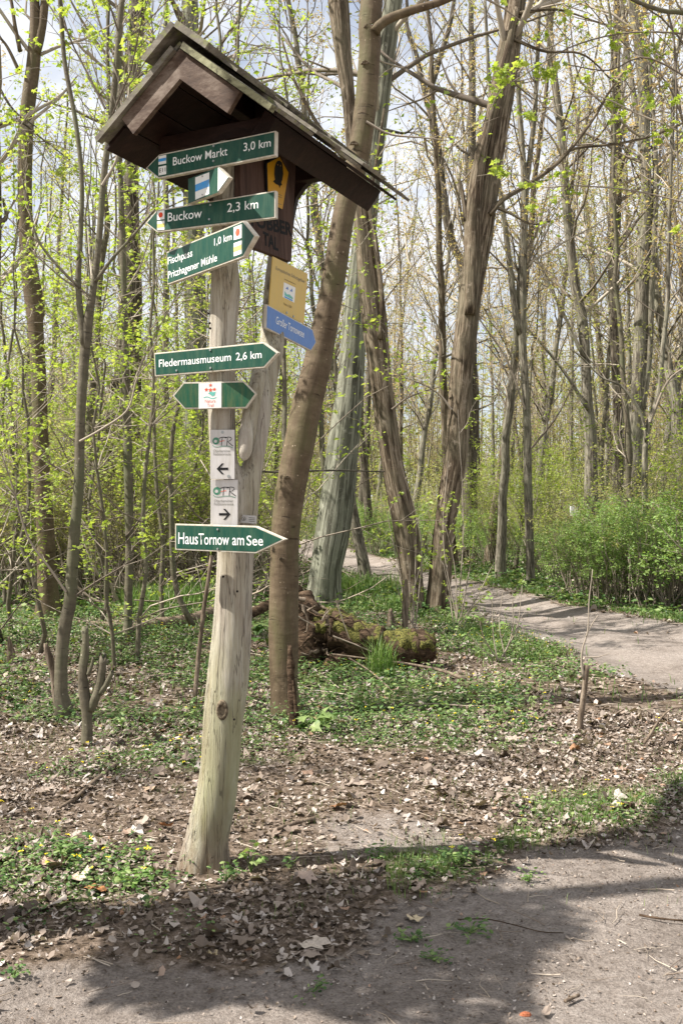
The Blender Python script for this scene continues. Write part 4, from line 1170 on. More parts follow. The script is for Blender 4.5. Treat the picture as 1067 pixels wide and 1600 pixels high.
# T2 slender bent stems
tree('slender_tree', 'slender bent young stem forking at eye height, standing left of the signpost', 'tree',
     [(1130, 82, 114), (1117, 84, 112), (1090, 83, 104), (1025, 84, 104), (975, 90, 110), (937, 98, 118), (850, 104.5, 122), (762, 113, 129), (675, 116, 131), (587, 120, 136), (500, 127, 144), (469, 137, 148), (375, 149, 159), (281, 156, 166), (187, 167, 177), (94, 177, 187), (0, 185, 194)], 7.9,
     'bark_young', leaf='leaf_spring', seed=12, k=16, n=80, flare=.35, rough=.07, ext_top=(3.5, .3, .4, .01), ncrown=16, crown_from=.35, crown_len=1.3, leaf_size=.045, maple=True, leaf_n=2, spread=.045,
     extra=[([(545, 126, 138), (500, 120, 131), (437, 117, 126), (375, 121, 129), (281, 124, 131), (187, 114, 121), (94, 97, 104), (0, 90, 97), (-120, 80, 85)], 7.9)],
     branches=[([(150, 440), (175, 405), (205, 372), (240, 330), (270, 292)], 3, 1.2, 8), ([(126, 450), (95, 420), (60, 375), (45, 320), (35, 280)], 2.6, 1, 8, .8), ([(104, 925), (80, 890), (45, 840), (20, 760), (0, 700)], 2.4, 1, 6), ([(125, 690), (160, 670), (200, 640), (215, 590), (240, 560)], 2.2, .8, 5),
               ([(120, 930), (150, 910), (200, 880), (225, 860)], 2, .7, 4, .7), ([(160, 290), (185, 240), (190, 150), (170, 80)], 2.4, 1, 5), ([(165, 170), (140, 120), (110, 60), (95, 10)], 2, 1, 5), ([(110, 740), (70, 720), (30, 690)], 1.6, .7, 4, .6)],
     prm=dict(leaf_per_m=9, per_m=(2.2, 3.2, 4), up=.1))
# T3
tree('thin_tree', 'thin straight pale trunk between the bent stem and the signpost', 'tree',
     [(1015, 190, 208), (999, 192, 206), (940, 193, 206), (850, 195, 208), (719, 192, 206), (600, 190.5, 202), (500, 189, 199), (400, 187, 196), (312, 184.5, 193), (187, 181, 189), (94, 183, 190), (0, 186, 192)], 12.6,
     'bark_young', leaf='leaf_spring', seed=13, k=14, n=60, rough=.07, ext_top=(5, .3, .4, .015), ncrown=26, crown_from=.3, crown_len=1.8, leaf_size=.06, maple=True, leaf_n=2, spread=.05, prm=dict(leaf_per_m=7, per_m=(1.8, 2.6, 3)),
     branches=[([(202, 620), (225, 560), (255, 500), (290, 440)], 2.2, 1, 7), ([(196, 840), (230, 800), (262, 770)], 1.6, .7, 4, .6)])
# T4 thick trunk with a burr
tree('burred_tree', 'thick grey-brown trunk with a dark twiggy burr low on its left side', 'tree',
     [(945, 172, 216), (925, 175, 213), (850, 178, 212), (760, 176, 214), (680, 172, 215), (600, 174, 217), (500, 180, 218), (437, 183, 218), (375, 179, 216), (250, 194, 214), (125, 198, 217), (0, 200, 226)], 20.5,
     'bark_dark', seed=14, k=24, n=70, rough=.07, ext_top=(9, .3, .3, .1), ncrown=30, crown_from=.45, crown_len=3.4, leaf='leaf_spring', leaf_size=.08)
def burr():
    rng = np.random.default_rng(88); root = COL.objects['burred_tree']; b = np.array(root.location)
    g = Geo()
    for (px, py, R) in ((168, 700, .28), (172, 740, .3), (170, 660, .2), (185, 720, .3), (166, 780, .22), (180, 600, .16)):
        c = P(px, py, 20.6); n = 9; th = np.linspace(0, np.pi, n)
        pts = np.array([c + [0, 0, R * 1.1 * math.cos(a)] for a in th]) ; rad = R * np.sin(th) + .01
        k = 12; mul = 1 + .5 * (fbm(np.arange(k)[None] * .9 + 0 * pts[:, :1], pts[:, 2:3] * 9 + 0 * np.arange(k)[None], 3) - .5)
        g.tube(pts, rad, k, rmul=mul)
    o = link('burr', g.mesh('burr', M['bark_dark']), root); o.location = tuple(-b); rm = o.modifiers.new('join', 'REMESH'); rm.mode = 'VOXEL'; rm.voxel_size = .04; rm.use_smooth_shade = True
    tubes, tips = [], []
    for i in range(170):
        c = P(rng.normal(172, 8), rng.uniform(560, 900), 20.4); a = rng.uniform(0, 2 * np.pi)
        grow(rng, c, (math.cos(a), -abs(math.sin(a)) * .7, rng.normal(-.5, .7)), rng.uniform(.5, 1.5), .010, 1, 2, tubes, tips, dict(per_m=(2, 2, 2), wander=.28, up=-.08, seg=.2))
    o = link('burr_twigs', tubes_geo(tubes, (4, 3, 3)).mesh('burr_twigs', M['drytwig']), root, 'stuff'); o.location = tuple(-b)
burr()
# T5 pale trunk behind the post
tree('pale_tree', 'straight grey-green trunk partly hidden directly behind the signpost', 'tree',
     [(905, 281, 326), (880, 285, 323), (780, 284, 322), (700, 286, 322), (620, 288, 321), (540, 287, 321), (430, 285, 319), (300, 284, 315), (150, 283, 312), (0, 282, 308)], 25,
     'bark_grey', seed=15, k=22, n=60, rough=.05, ext_top=(9, -.3, .3, .12), ncrown=44, crown_from=.4, crown_len=4.5, leaf='leaf_spring', leaf_size=.09)
# right-hand trees
tree('slender_right_tree', 'slim pale trunk with a tall v-shaped fork standing beyond the track', 'tree',
     [(925, 821, 839), (914, 823, 837), (850, 822, 835), (756, 819, 832), (650, 818, 830), (537, 811, 823), (500, 810, 823), (400, 812, 824), (306, 815, 826), (220, 811, 820), (130, 806, 813), (0, 803, 809)], 22,
     'bark_pale', seed=16, k=16, n=60, rough=.06, ext_top=(7, .2, .2, .04), ncrown=22, crown_from=.3, crown_len=3.2, leaf='leaf_bg', leaf_size=.07,
     extra=[([(520, 808, 822), (490, 801, 812), (420, 793, 802), (350, 785, 793), (240, 770, 777), (140, 762, 768), (0, 755, 760)], 22)],
     branches=[([(820, 640), (790, 560), (750, 500), (735, 470)], 2, .8, 5), ([(830, 700), (870, 650), (900, 590)], 2, .8, 5)])
tree('tall_right_tree', 'tall grey-brown trunk rising behind the shrubs on the far side of the track', 'tree',
     [(900, 914, 944), (860, 915, 940), (800, 914, 937), (700, 915, 935), (625, 911, 927), (560, 908, 924), (494, 902, 919), (437, 891, 906), (306, 878, 892), (219, 873, 886), (87, 857, 868), (0, 851, 861)], 25,
     'bark_pale', seed=17, k=18, n=60, rough=.07, ext_top=(7, -.4, .2, .06), ncrown=26, crown_from=.3, crown_len=4.2, leaf='leaf_bg', leaf_size=.08,
     branches=[([(918, 640), (880, 580), (830, 520), (790, 480)], 3, 1, 8), ([(912, 560), (870, 470), (835, 400), (800, 330)], 3, 1, 8)])
tree('dark_right_tree', 'dark upright trunk in the thicket to the right of the tall grey-brown one', 'tree',
     [(900, 962, 984), (800, 960, 980), (700, 962, 976), (581, 957, 973), (480, 953, 968), (394, 951, 971), (320, 953, 973), (262, 955, 974), (180, 956, 972), (87, 958, 970), (0, 960, 972)], 27,
     'bark_dark', seed=18, k=18, n=50, rough=.08, ext_top=(6, .3, .2, .06), ncrown=34, crown_from=.3, crown_len=5, leaf='leaf_rust', leaf_size=.07, prm=dict(per_m=(2, 2.8, 3.5), up=.09))
tree('broad_right_tree', 'broad furrowed trunk near the right edge with a pale torn upper stem', 'tree',
     [(900, 975, 1015), (800, 976, 1010), (720, 980, 1008), (625, 988, 1010), (540, 992, 1012), (450, 995, 1014), (306, 1003, 1019), (219, 1001, 1017), (130, 998, 1016), (43, 990, 1006), (0, 982, 1000)], 24,
     'bark_pale', seed=19, k=20, n=60, rough=.1, ext_top=(5, -.3, .2, .06), ncrown=24, crown_from=.35, crown_len=4, leaf='leaf_rust', leaf_size=.07,
     extra=[([(640, 996, 1010), (560, 1008, 1020), (450, 1012, 1024), (300, 1020, 1030), (200, 1018, 1026), (60, 1008, 1014)], 24)])
tree('forked_right_tree', 'slim pale stem forking like a y at the right edge above the shrubs', 'tree',
     [(880, 1000, 1014), (790, 1003, 1013), (700, 1004, 1013), (660, 1010, 1018), (616, 1025, 1033), (540, 1033, 1040), (470, 1040, 1047), (380, 1042, 1048), (250, 1046, 1052), (100, 1052, 1058)], 19,
     'bark_pale', seed=20, k=14, n=50, rough=.06, ext_top=(4, .4, .2, .015), ncrown=16, crown_from=.35, crown_len=2.4, leaf='leaf_spring', leaf_size=.06,
     branches=[([(1009, 690), (1002, 650), (985, 620), (965, 600), (940, 590), (910, 560), (890, 545)], 2.6, 1, 7), ([(1015, 660), (1040, 600), (1067, 575), (1090, 560)], 2.4, 1, 5)])
tree('twisted_tree', 'distant dark wavy trunk splitting in two high between the grey trunk and the forked pair', 'tree',
     [(850, 722, 748), (780, 722, 746), (700, 722, 744), (600, 722, 742), (480, 718, 736), (400, 712, 724), (380, 700, 714), (330, 690, 703), (281, 684, 697), (219, 676, 689), (175, 668, 680), (149, 664, 675), (110, 676, 686), (80, 686, 694), (44, 698, 705), (0, 706, 712)], 32,
     'bark_dark', seed=21, k=14, n=60, rough=.08, ext_top=(6, .4, .2, .04), ncrown=26, crown_from=.5, crown_len=4, leaf='leaf_rust', leaf_size=.07, flare=.2,
     extra=[([(160, 664, 674), (110, 652, 660), (80, 646, 653), (55, 636, 642), (30, 632, 638), (0, 633, 638), (-80, 625, 629)], 32)], prm=dict(wander=.22))
tree('shaded_tree', 'dark straight trunk behind the forked pair at the back of the track', 'tree',
     [(905, 716, 750), (870, 718, 748), (780, 721, 747), (700, 722, 747), (600, 724, 746), (450, 728, 746), (300, 730, 745), (100, 733, 743)], 34,
     'bark_dark', seed=22, k=14, n=40, rough=.06, ext_top=(5, .2, .2, .05), ncrown=26, crown_from=.4, crown_len=5, leaf='leaf_bg', leaf_size=.1)
tree('shaded_tree', 'dark leaning trunk seen between the grey-green trunk and the left one of the pair', 'tree',
     [(830, 570, 584), (790, 568, 581), (720, 562, 574), (640, 556, 568), (500, 560, 572), (300, 566, 576)], 38,
     'bark_dark', seed=23, k=12, n=40, rough=.06, ext_top=(6, .2, .2, .05), ncrown=22, crown_from=.4, crown_len=5, leaf='leaf_bg', leaf_size=.1)
tree('edge_tree', 'dark trunk with rough bark standing half out of view at the left edge', 'tree',
     [(1010, -44, -8), (900, -40, -8), (700, -38, -8), (500, -34, -6), (350, -30, -2), (200, -34, -6), (0, -40, -14)], 12,
     'bark_dark', seed=24, k=18, n=50, rough=.08, ext_top=(5, -.2, .2, .06), ncrown=20, crown_from=.3, crown_len=2.6, leaf='leaf_spring', leaf_size=.06, maple=True, leaf_n=2,
     branches=[([(-10, 350), (10, 340), (5, 310)], 5, 2, 2), ([(-20, 200), (30, 190), (70, 220), (110, 250)], 2.6, 1, 6), ([(-20, 100), (20, 170), (60, 200)], 2.6, 1, 6)])

# overhanging sprays top right, from a tree whose trunk stands right of the frame
tree('overhanging_tree', 'young tree outside the right edge whose leafy branches hang into the top right corner', 'tree',
     [(1150, 1290, 1330), (1000, 1290, 1322), (700, 1270, 1298), (300, 1230, 1254), (0, 1200, 1220)], 8.5,
     'bark_young', leaf='leaf_spring', seed=25, k=16, n=50, rough=.05, ext_top=(3, -.4, .2, .02), ncrown=8, crown_from=.5, crown_len=1.4, leaf_size=.05, maple=True, leaf_n=3, spread=.04,
     branches=[([(1215, 120), (1120, 40), (1067, 20), (1040, 18), (1000, 5), (960, -15)], 5, 2.5, 4, .6), ([(1042, 18), (1052, 60), (1056, 150), (1058, 260), (1060, 330)], 2, .8, 4, .4), ([(1180, 200), (1100, 140), (1010, 90), (950, 110), (880, 100)], 2, .8, 7, .5), ([(1150, 60), (1000, 50), (900, 70), (830, 110), (775, 150), (760, 215)], 1.6, .5, 9, .4), ([(1120, 330), (1000, 300), (900, 290), (845, 292), (800, 270), (745, 275)], 1.4, .5, 8, .35), ([(1100, 230), (1050, 200), (1000, 180), (930, 150), (870, 165), (830, 185)], 1.8, .6, 7, .5)],
     prm=dict(leaf_per_m=9))

# trees beside the viewer on the left: their shade falls across the foreground
tree('shade_tree', 'tall tree with spreading twigs standing just outside the left edge near the track', 'tree',
     [(1700, -1095, -905), (1400, -1090, -910), (800, -1080, -920), (200, -1060, -930), (-600, -1040, -970)], 3.35,
     'bark_beech', leaf='leaf_spring', seed=31, k=20, n=50, rough=.05, ext_top=(5, .5, .1, .05), ncrown=4, crown_from=.75, crown_len=1.5, leaf_size=.06, maple=True, leaf_n=1, spread=.07, prm=dict(leaf_per_m=6))

# ------------------------------------------------------------------ woodland behind: a few kinds, copied tree by tree
def proto_tree(name, seed, H, r0, bark, leaf, lsize, lean=.06, start=.22, nb=34, blen=3.2, up=.1, per=(1.5, 2.2, 0), rust=False, crook=.11, lpm=2.2, ang=(30, 60), leafn=1):
    rng = np.random.default_rng(seed)
    n = 26; z = np.linspace(-.15, H, n)
    off = np.cumsum(rng.normal(0, crook, (n, 2)), 0) * .35 + np.outer(z, rng.normal(0, lean, 2)); off -= off[0]
    p = np.c_[off, z]; r = r0 * (1 - .86 * (z / H).clip(0, 1) ** .9); r[0] *= 1.35; r[1] *= 1.08
    g = Geo(); g.tube(p, r, 9)
    tubes, tips = [], []
    prm = dict(per_m=per, seg=.4, wander=.2, up=up, leaf_per_m=lpm, ratio=.5, rmin=.0035, angle=(25, 50), leaf_from=1)
    for j in range(nb):
        u = rng.uniform(start, .98); i = int(u * (n - 1)); f = u * (n - 1) - i; q = p[i] * (1 - f) + p[min(i + 1, n - 1)] * f
        an = rng.uniform(0, 2 * np.pi); a = math.radians(rng.uniform(*ang))
        L = blen * rng.uniform(.5, 1.2) * (1.15 - .75 * u)
        if u > .93: a *= .4
        grow(rng, q, (math.cos(an) * math.sin(a), math.sin(an) * math.sin(a), math.cos(a)), L, max(r[i] * .26, .008), 0, 2, tubes, tips, prm)
    root = thing(name, '', 'tree')
    link('trunk', g.mesh('trunk', M[bark]), root)
    link('branches', tubes_geo(tubes, (4, 3, 3)).mesh('branches', M['twig']), root, 'stuff')
    if leaf: link('leaves', leaves_geo(rng, tips, lsize, leafn, .12).mesh('leaves', M[leaf], False), root, 'stuff')
    return root

kinds = [
    (proto_tree('slim_tree', 101, 17, .10, 'bark_pale', 'leaf_bg', .075, nb=38, blen=3.0, lpm=3, per=(2.4, 3, 0), ang=(30, 75)), 'slim straight tree with pale green leaves standing', 'slim trees in the wood'),
    (proto_tree('slim_tree', 102, 14, .075, 'bark_young', 'leaf_bg', .075, nb=34, blen=2.6, lean=.06, lpm=3, per=(2.4, 3, 0), ang=(30, 75), start=.12), 'slim straight tree with pale green leaves standing', 'slim trees in the wood'),
    (proto_tree('tall_tree', 103, 24, .20, 'bark_dark', 'leaf_bg', .085, nb=36, blen=5, start=.25, lpm=2.2, per=(2, 2.6, 0), ang=(30, 75)), 'tall dark tree with thin leaves deep in', 'tall dark trees in the wood'),
    (proto_tree('tall_tree', 104, 22, .17, 'bark_brown', 'leaf_rust', .08, nb=42, blen=5, start=.25, up=.12, lpm=2.6, per=(2, 2.8, 0)), 'tall tree with rust-brown buds', 'rust-budded trees in the wood'),
    (proto_tree('young_tree', 105, 9, .05, 'bark_young', 'leaf_spring', .07, nb=36, blen=2.2, start=.1, ang=(40, 80), up=.03, lpm=5, per=(2.4, 3, 0)), 'young tree with yellow-green leaves in the understorey', 'young leafy trees in the understorey'),
    (proto_tree('young_tree', 106, 11, .06, 'bark_young', 'leaf_spring', .07, nb=36, blen=2.6, start=.12, lean=.07, ang=(40, 80), up=.03, lpm=5, per=(2.4, 3, 0)), 'young tree with yellow-green leaves in the understorey', 'young leafy trees in the understorey'),
    (proto_tree('twiggy_tree', 107, 20, .14, 'bark_pale', 'leaf_rust', .075, nb=50, blen=4.2, start=.18, up=.12, per=(2.4, 3.0, 0), lpm=3.2, ang=(20, 45)), 'twiggy tree with upswept bare branches', 'twiggy bare trees in the wood'),
]
first = [True] * len(kinds)
for k in kinds: k[0]['label'] = k[1]; k[0]['group'] = k[2]
rngp = np.random.default_rng(77)
placed = []
def where(x, y):
    px = CX + x / y * F
    s = ('at the far left', 'left of the bent young stem') if px < 130 else ('between the bent stem and the signpost',) * 2 if px < 300 else ('behind the signpost',) * 2 if px < 470 else ('behind the grey-green trunk',) * 2 if px < 640 else ('behind the furrowed pair',) * 2 if px < 800 else ('behind the slim v-forked trunk',) * 2 if px < 890 else ('above the right-hand shrubs',) * 2 if px < 1010 else ('at the right edge',) * 2
    d = 'near' if y < 24 else 'halfway back' if y < 40 else 'far back' if y < 62 else 'deepest'
    return s[int(px > 40)], d
def place(ki, x, y, sc, rz):
    root, label, group = kinds[ki]
    s_, d_ = where(x, y); label = label.split(' standing')[0].split(' in the under')[0].split(' deep in')[0] + ', ' + d_ + ' ' + s_
    if first[ki]: root['label'] = label
    loc = (x, y, hz(x, y) - .02)
    if first[ki]:
        root.location = loc; root.rotation_euler = (0, 0, rz); root.scale = (sc,) * 3; first[ki] = False
    else: copy_thing(root, loc, rz, sc, label, group)
def try_place(n, y0, y1, weights_fn, mind, tries=40, side=.40, pw=1.4):
    c = 0
    for _ in range(n * tries):
        if c >= n: break
        y = (y0 ** pw + rngp.random() * (y1 ** pw - y0 ** pw)) ** (1 / pw); x = rngp.uniform(-1, 1) * (side * y + 2)
        if float(path_far(np.array([x]), np.array([y]))[0]) < .7: continue
        if any((x - a) ** 2 + (y - b) ** 2 < mind ** 2 for a, b in placed): continue
        px = CX + x / y * F
        if y < 24 and (440 < px < 780): continue
        w = np.array(weights_fn(px, y), float); w /= w.sum()
        placed.append((x, y)); c += 1
        place(int(rngp.choice(len(kinds), p=w)), x, y, rngp.uniform(.85, 1.15), rngp.uniform(0, 6.28))
placed += BASES
#            slimA slimB tall rust youngA youngB twiggy
for px_, D_, ki_, sc_ in ((348, 14.5, 5, 1.0), (505, 19.5, 5, 1.15), (338, 19, 1, 1.1), (455, 12.5, 4, .95), (575, 21.5, 6, .9)):
    x_ = (px_ - CX) / F * D_; placed.append((x_, D_)); place(ki_, x_, D_, sc_, px_ * .7)
try_place(30, 17, 30, lambda px, y: (2, 2, .3, 0, 3, 3, .5) if px < 450 else (3, 3, 0, 1, .5, .5, 2.5), 1.4)
try_place(54, 28, 52, lambda px, y: (3, 2, .8, .2, 3, 3, 1) if px < 450 else (3, 3, .4, 1.4, 1, 1, 3), 1.5)
try_place(85, 50, 95, lambda px, y: (3, 2, 1.5, .5, 2, 2, 1) if px < 450 else (2, 1.5, 1, 3, 1, 1, 4), 1.8)

# shrubs -----------------------------------------------------------
def proto_shrub(name, seed, H, R, nst, leaf, lsize, lpm, dense=1, lo=.25):
    rng = np.random.default_rng(seed); tubes, tips = [], []
    prm = dict(per_m=(3.2, 4, 0), seg=.2, wander=.16, up=.1, leaf_per_m=lpm, ratio=.5, rmin=.0025, angle=(20, 55), leaf_from=1, bare=lo)
    for j in range(nst):
        an = rng.uniform(0, 2 * np.pi); rr = R * .45 * rng.random(); a = rng.uniform(.05, .6)
        grow(rng, (rr * math.cos(an), rr * math.sin(an), -.05), (math.cos(an) * math.sin(a), math.sin(an) * math.sin(a), math.cos(a)), H * rng.uniform(.6, 1.1), rng.uniform(.008, .018), 0, 2, tubes, tips, prm)
    root = thing(name, '', 'shrub')
    link('stems', tubes_geo(tubes, (4, 3, 3)).mesh('stems', M['twig']), root, 'stuff')
    if leaf: link('leaves', leaves_geo(rng, tips, lsize, dense, .07).mesh('leaves', M[leaf], False), root, 'stuff')
    return root
sk = [(proto_shrub('green_shrub', 201, 2.0, 1.1, 26, 'leaf_bush', .05, 10, 3, .3), 'dense green shrub with thin stems along', 'dense green shrubs beyond the track'),
      (proto_shrub('bare_shrub', 202, 2.8, 1.0, 18, 'leaf_bg', .05, 6, 1), 'open thin-stemmed shrub with scattered small leaves in the wood', 'open shrubs in the wood'),
      (proto_shrub('bare_shrub', 203, 3.6, 1.2, 14, 'leaf_spring', .055, 7, 1), 'taller shrub with yellow-green leaves in the wood', 'leafy shrubs in the wood')]
for k in sk: k[0]['label'] = k[1]; k[0]['group'] = k[2]
sfirst = [True] * 3
def shrub(ki, x, y, sc):
    root, label, group = sk[ki]; s_, d_ = where(x, y); label = label.split(' in the wood')[0].split(' along')[0] + ', ' + d_ + ' ' + s_
    if sfirst[ki]: root['label'] = label
    loc = (x, y, hz(x, y)); rz = rngp.uniform(0, 6.28)
    if sfirst[ki]: root.location = loc; root.rotation_euler = (0, 0, rz); root.scale = (sc,) * 3; sfirst[ki] = False
    else: copy_thing(root, loc, rz, sc, label, group)
for px, D, sc in ((912, 18.3, .7), (950, 17.8, .8), (990, 17.4, .84), (1030, 17, .85), (1070, 16.6, .88), (930, 19.6, .85), (975, 19.2, .9), (1020, 18.9, .95), (1065, 18.5, .95), (1110, 18, 1.0), (560, 40, .9), (590, 38, 1.0), (620, 37, .9), (655, 36, 1.0), (690, 33, .9), (735, 31, .8), (770, 30, .8), (850, 26, .7), (870, 24, .65), (505, 44, .8), (540, 47, 1.1), (1150, 15, 1.1)):
    shrub(0, (px - CX) / F * D, D, sc)
c = 0
while c < 135:
    y = rngp.uniform(17, 60) if c > 45 else rngp.uniform(16.5, 28); x = rngp.uniform(-1, 1) * (.38 * y + 1); px = CX + x / y * F
    if float(path_far(np.array([x]), np.array([y]))[0]) < .8: continue
    if y < 26 and 430 < px < 800: continue
    if y < 27 and px > 640 and rngp.random() < .6: continue
    if any((x - a) ** 2 + (y - b) ** 2 < .5 for a, b in BASES): continue
    shrub(int(rngp.integers(1, 3)), x, y, rngp.uniform(.7, 1.15)); c += 1

# far edge of the wood: reads as one mass
def far_wood():
    rng = np.random.default_rng(9); g = Geo(); tips = []
    for i in range(1500):
        y = rng.uniform(90, 135); x = rng.uniform(-1, 1) * (.42 * y + 6); z0 = hz(x, y); H = rng.uniform(8, 22); r = rng.uniform(.04, .14)
        lean = rng.normal(0, .05, 2) * H
        q = np.array([[x, y, z0 - .2], [x + lean[0] * .3, y, z0 + H * .35], [x + lean[0] * .6, y, z0 + H * .7], [x + lean[0], y + lean[1], z0 + H]])
        g.tube(q, [r, r * .8, r * .5, r * .15], 3)
        for j in range(7):
            u = rng.uniform(.2, .95); p = q[0] * (1 - u) + q[3] * u; a = rng.uniform(0, 6.28); L = rng.uniform(1, 3.5) * (1.2 - u)
            e = p + np.array([math.cos(a) * L * .6, math.sin(a) * L * .6, L * .8]); g.tube([p, (p + e) / 2 + rng.normal(0, .1, 3), e], [r * .3, r * .2, .01], 3)
            m = rng.integers(8, 18); tips.append(p + (e - p) * rng.random((m, 1)) + rng.normal(0, .5, (m, 3)))
    gl = leaves_geo(rng, tips, .26, 1, .1)
    link('distant_woodland', g.mesh('distant_woodland', M['twig']), kind='stuff', label='distant woodland of thin pale stems closing off the view', cat='woodland')
    # low undergrowth between the far stems
    n = 60000; y = rng.uniform(60, 135, n); x = rng.uniform(-1, 1, n) * (.42 * y + 6)
    pf = path_far(x, y); k = pf > .5; x, y = x[k], y[k]
    z = height(x, y) + rng.random(len(x)) ** 1.6 * 5
    scatter(gl, LEAF4, LEAF4F, np.c_[x, y, z], rng.uniform(.12, .3, len(x)), rng, 1.0)
    link('distant_foliage', gl.mesh('distant_foliage', M['leaf_bg'], False), kind='stuff', label='haze of young green leaves over the farthest part of the wood', cat='foliage')
far_wood()

# ------------------------------------------------------------------ young saplings with layered leafy sprays, left of the post
def proto_sapling(seed, H):
    rng = np.random.default_rng(seed); n = 16; z = np.linspace(-.1, H, n)
    off = np.cumsum(rng.normal(0, .05, (n, 2)), 0); off -= off[0]; p = np.c_[off, z]; r = .028 * (1 - .85 * z.clip(0) / H)
    g = Geo(); g.tube(p, r, 8); tubes, tips = [], []
    prm = dict(per_m=(3, 3.5, 0), seg=.25, wander=.15, up=.03, leaf_per_m=6, ratio=.5, rmin=.0022, angle=(30, 60), leaf_from=1)
    for j in range(int(5 * H)):
        i = int(rng.uniform(.12, .97) * (n - 1)); an = rng.uniform(0, 6.28); a = math.radians(rng.uniform(45, 80)); L = rng.uniform(.7, 1.7) * (1.1 - .5 * i / n)
        grow(rng, p[i], (math.cos(an) * math.sin(a), math.sin(an) * math.sin(a), math.cos(a)), L, max(r[i] * .4, .005), 0, 2, tubes, tips, prm)
    root = thing('maple_sapling', '', 'sapling')
    link('trunk', g.mesh('trunk', M['bark_young']), root)
    link('branches', tubes_geo(tubes, (5, 4, 3)).mesh('branches', M['twig']), root, 'stuff')
    gl = Geo(); pp = np.vstack(tips); pp = pp[rng.random(len(pp)) < .3]; pp = np.repeat(pp, 5, 0) + rng.normal(0, .035, (len(pp) * 5, 3))
    scatter(gl, MAPLE, MAPLEF, pp, rng.uniform(.03, .07, len(pp)), rng, .55)
    link('leaves', gl.mesh('leaves', M['leaf_spring'], False), root, 'stuff')
    return root
sap = [proto_sapling(301, 6.0), proto_sapling(302, 4.6), proto_sapling(303, 8.0)]
for q in sap: q['label'] = 'thin sapling with layered yellow-green leaves'; q['group'] = 'leafy saplings left of the signpost'
for i, (px, D, sc) in enumerate(((-30, 9.5, 1), (60, 11.5, 1.1), (215, 11, 1), (20, 13.5, 1.15), (150, 14, 1.2), (255, 14.5, 1.2), (-60, 12, 1.2), (300, 18, 1.4), (225, 17.5, 1.4), (110, 18, 1.4), (10, 17, 1.3), (180, 10.5, .8), (-90, 8.5, 1.0), (330, 21, 1.5), (395, 20, 1.2))):
    x = (px - CX) / F * D; loc = (x, D, hz(x, D)); rz = (i * 2.4) % 6.28
    if i < 3: sap[i].location = loc; sap[i].rotation_euler = (0, 0, rz); sap[i].scale = (sc,) * 3
    else: q_ = copy_thing(sap[i % 3], loc, rz, sc)
    (sap[i] if i < 3 else q_)['label'] = 'thin sapling with layered yellow-green leaves, ' + ('in front of' if D < 13 else 'well behind') + (' the thick reddish-brown trunk', ' the burred trunk', ' the straight pale trunk')[0 if px < 100 else 1 if px < 240 else 2] + (', low one' if sc < 1.05 else ', medium one' if sc < 1.2 else ', tall one')

# ------------------------------------------------------------------ leaf mass added out of frame, shaped so its shade covers the near track
def shade_leaf_mass():
    rng = np.random.default_rng(17); root = COL.objects['shade_tree']; b = np.array(root.location)
    g = Geo(); n = 7000
    h = rng.uniform(3.45, 5.05, n); w = np.interp(h, [3.45, 3.9, 4.4, 4.8, 5.05], [.3, .55, .72, .5, .2])
    an = rng.uniform(0, 2 * np.pi, n); q = rng.random(n) ** .5 * w * (1 + .25 * np.sin(an * 3 + h * 4))
    p = np.c_[b[0] + .02 + q * np.cos(an), b[1] - .40 + q * np.sin(an), h]
    scatter(g, LEAF4, LEAF4F, p, rng.uniform(.06, .10, n), rng, .7)
    o = link('shade_leaf_mass', g.mesh('shade_leaf_mass', M['herb'], False), root, 'stuff'); o.location = tuple(-b)
shade_leaf_mass()
for i, (x, y, sc) in enumerate(((-7.5, 6.9, 1.0), (-10.5, 5.0, 1.0), (-8.2, 10.2, 1.0))):
    copy_thing(kinds[(4, 1, 5, 1, 0)[i]][0], (x, y, hz(x, y)), i * 1.7, sc, 'leafy young tree standing outside the left edge, casting dappled shade', 'trees outside the left edge')

# ------------------------------------------------------------------ logs, stumps, snags
t = NT('rotten_wood'); v = t.coords((.25, 1, 1)); n = t.noise(v, 22, 7, .7, .5)
M['rotten'] = t.done(t.bsdf(t.ramp(n, [(.32, (.018, .012, .008)), (.5, (.07, .045, .028)), (.68, (.17, .115, .075))]), .95, t.bump(n, 1.0, .03), .1))
t = NT('dead_wood'); v = t.coords((1, 1, .2)); n = t.noise(v, 26, 7, .7, .3)
M['dead'] = t.done(t.bsdf(t.ramp(n, [(.32, (.06, .042, .03)), (.5, (.16, .12, .085)), (.68, (.30, .24, .18))]), .9, t.bump(n, .8, .015), .15))

def lumpy(pts, rad, k, seed, amp=.35, n=30, freq=3.0, cap=True, rag=0):
    p, r = resample(pts, rad, n); an = np.arange(k) * 2 * np.pi / k
    u = np.arange(n)[:, None] / n * 8
    mul = 1 + amp * (fbm(an[None] * 1.4 + 0 * u, u * freq / 3 + 0 * an[None], seed, 4) - .5) * 2 + amp * .4 * (vnoise(an[None] * 5 + 0 * u, u * 4 + 0 * an[None], seed + 3) - .5)
    g = Geo(); g.tube(p, r, k, cap, rmul=mul); return g, p, r, mul

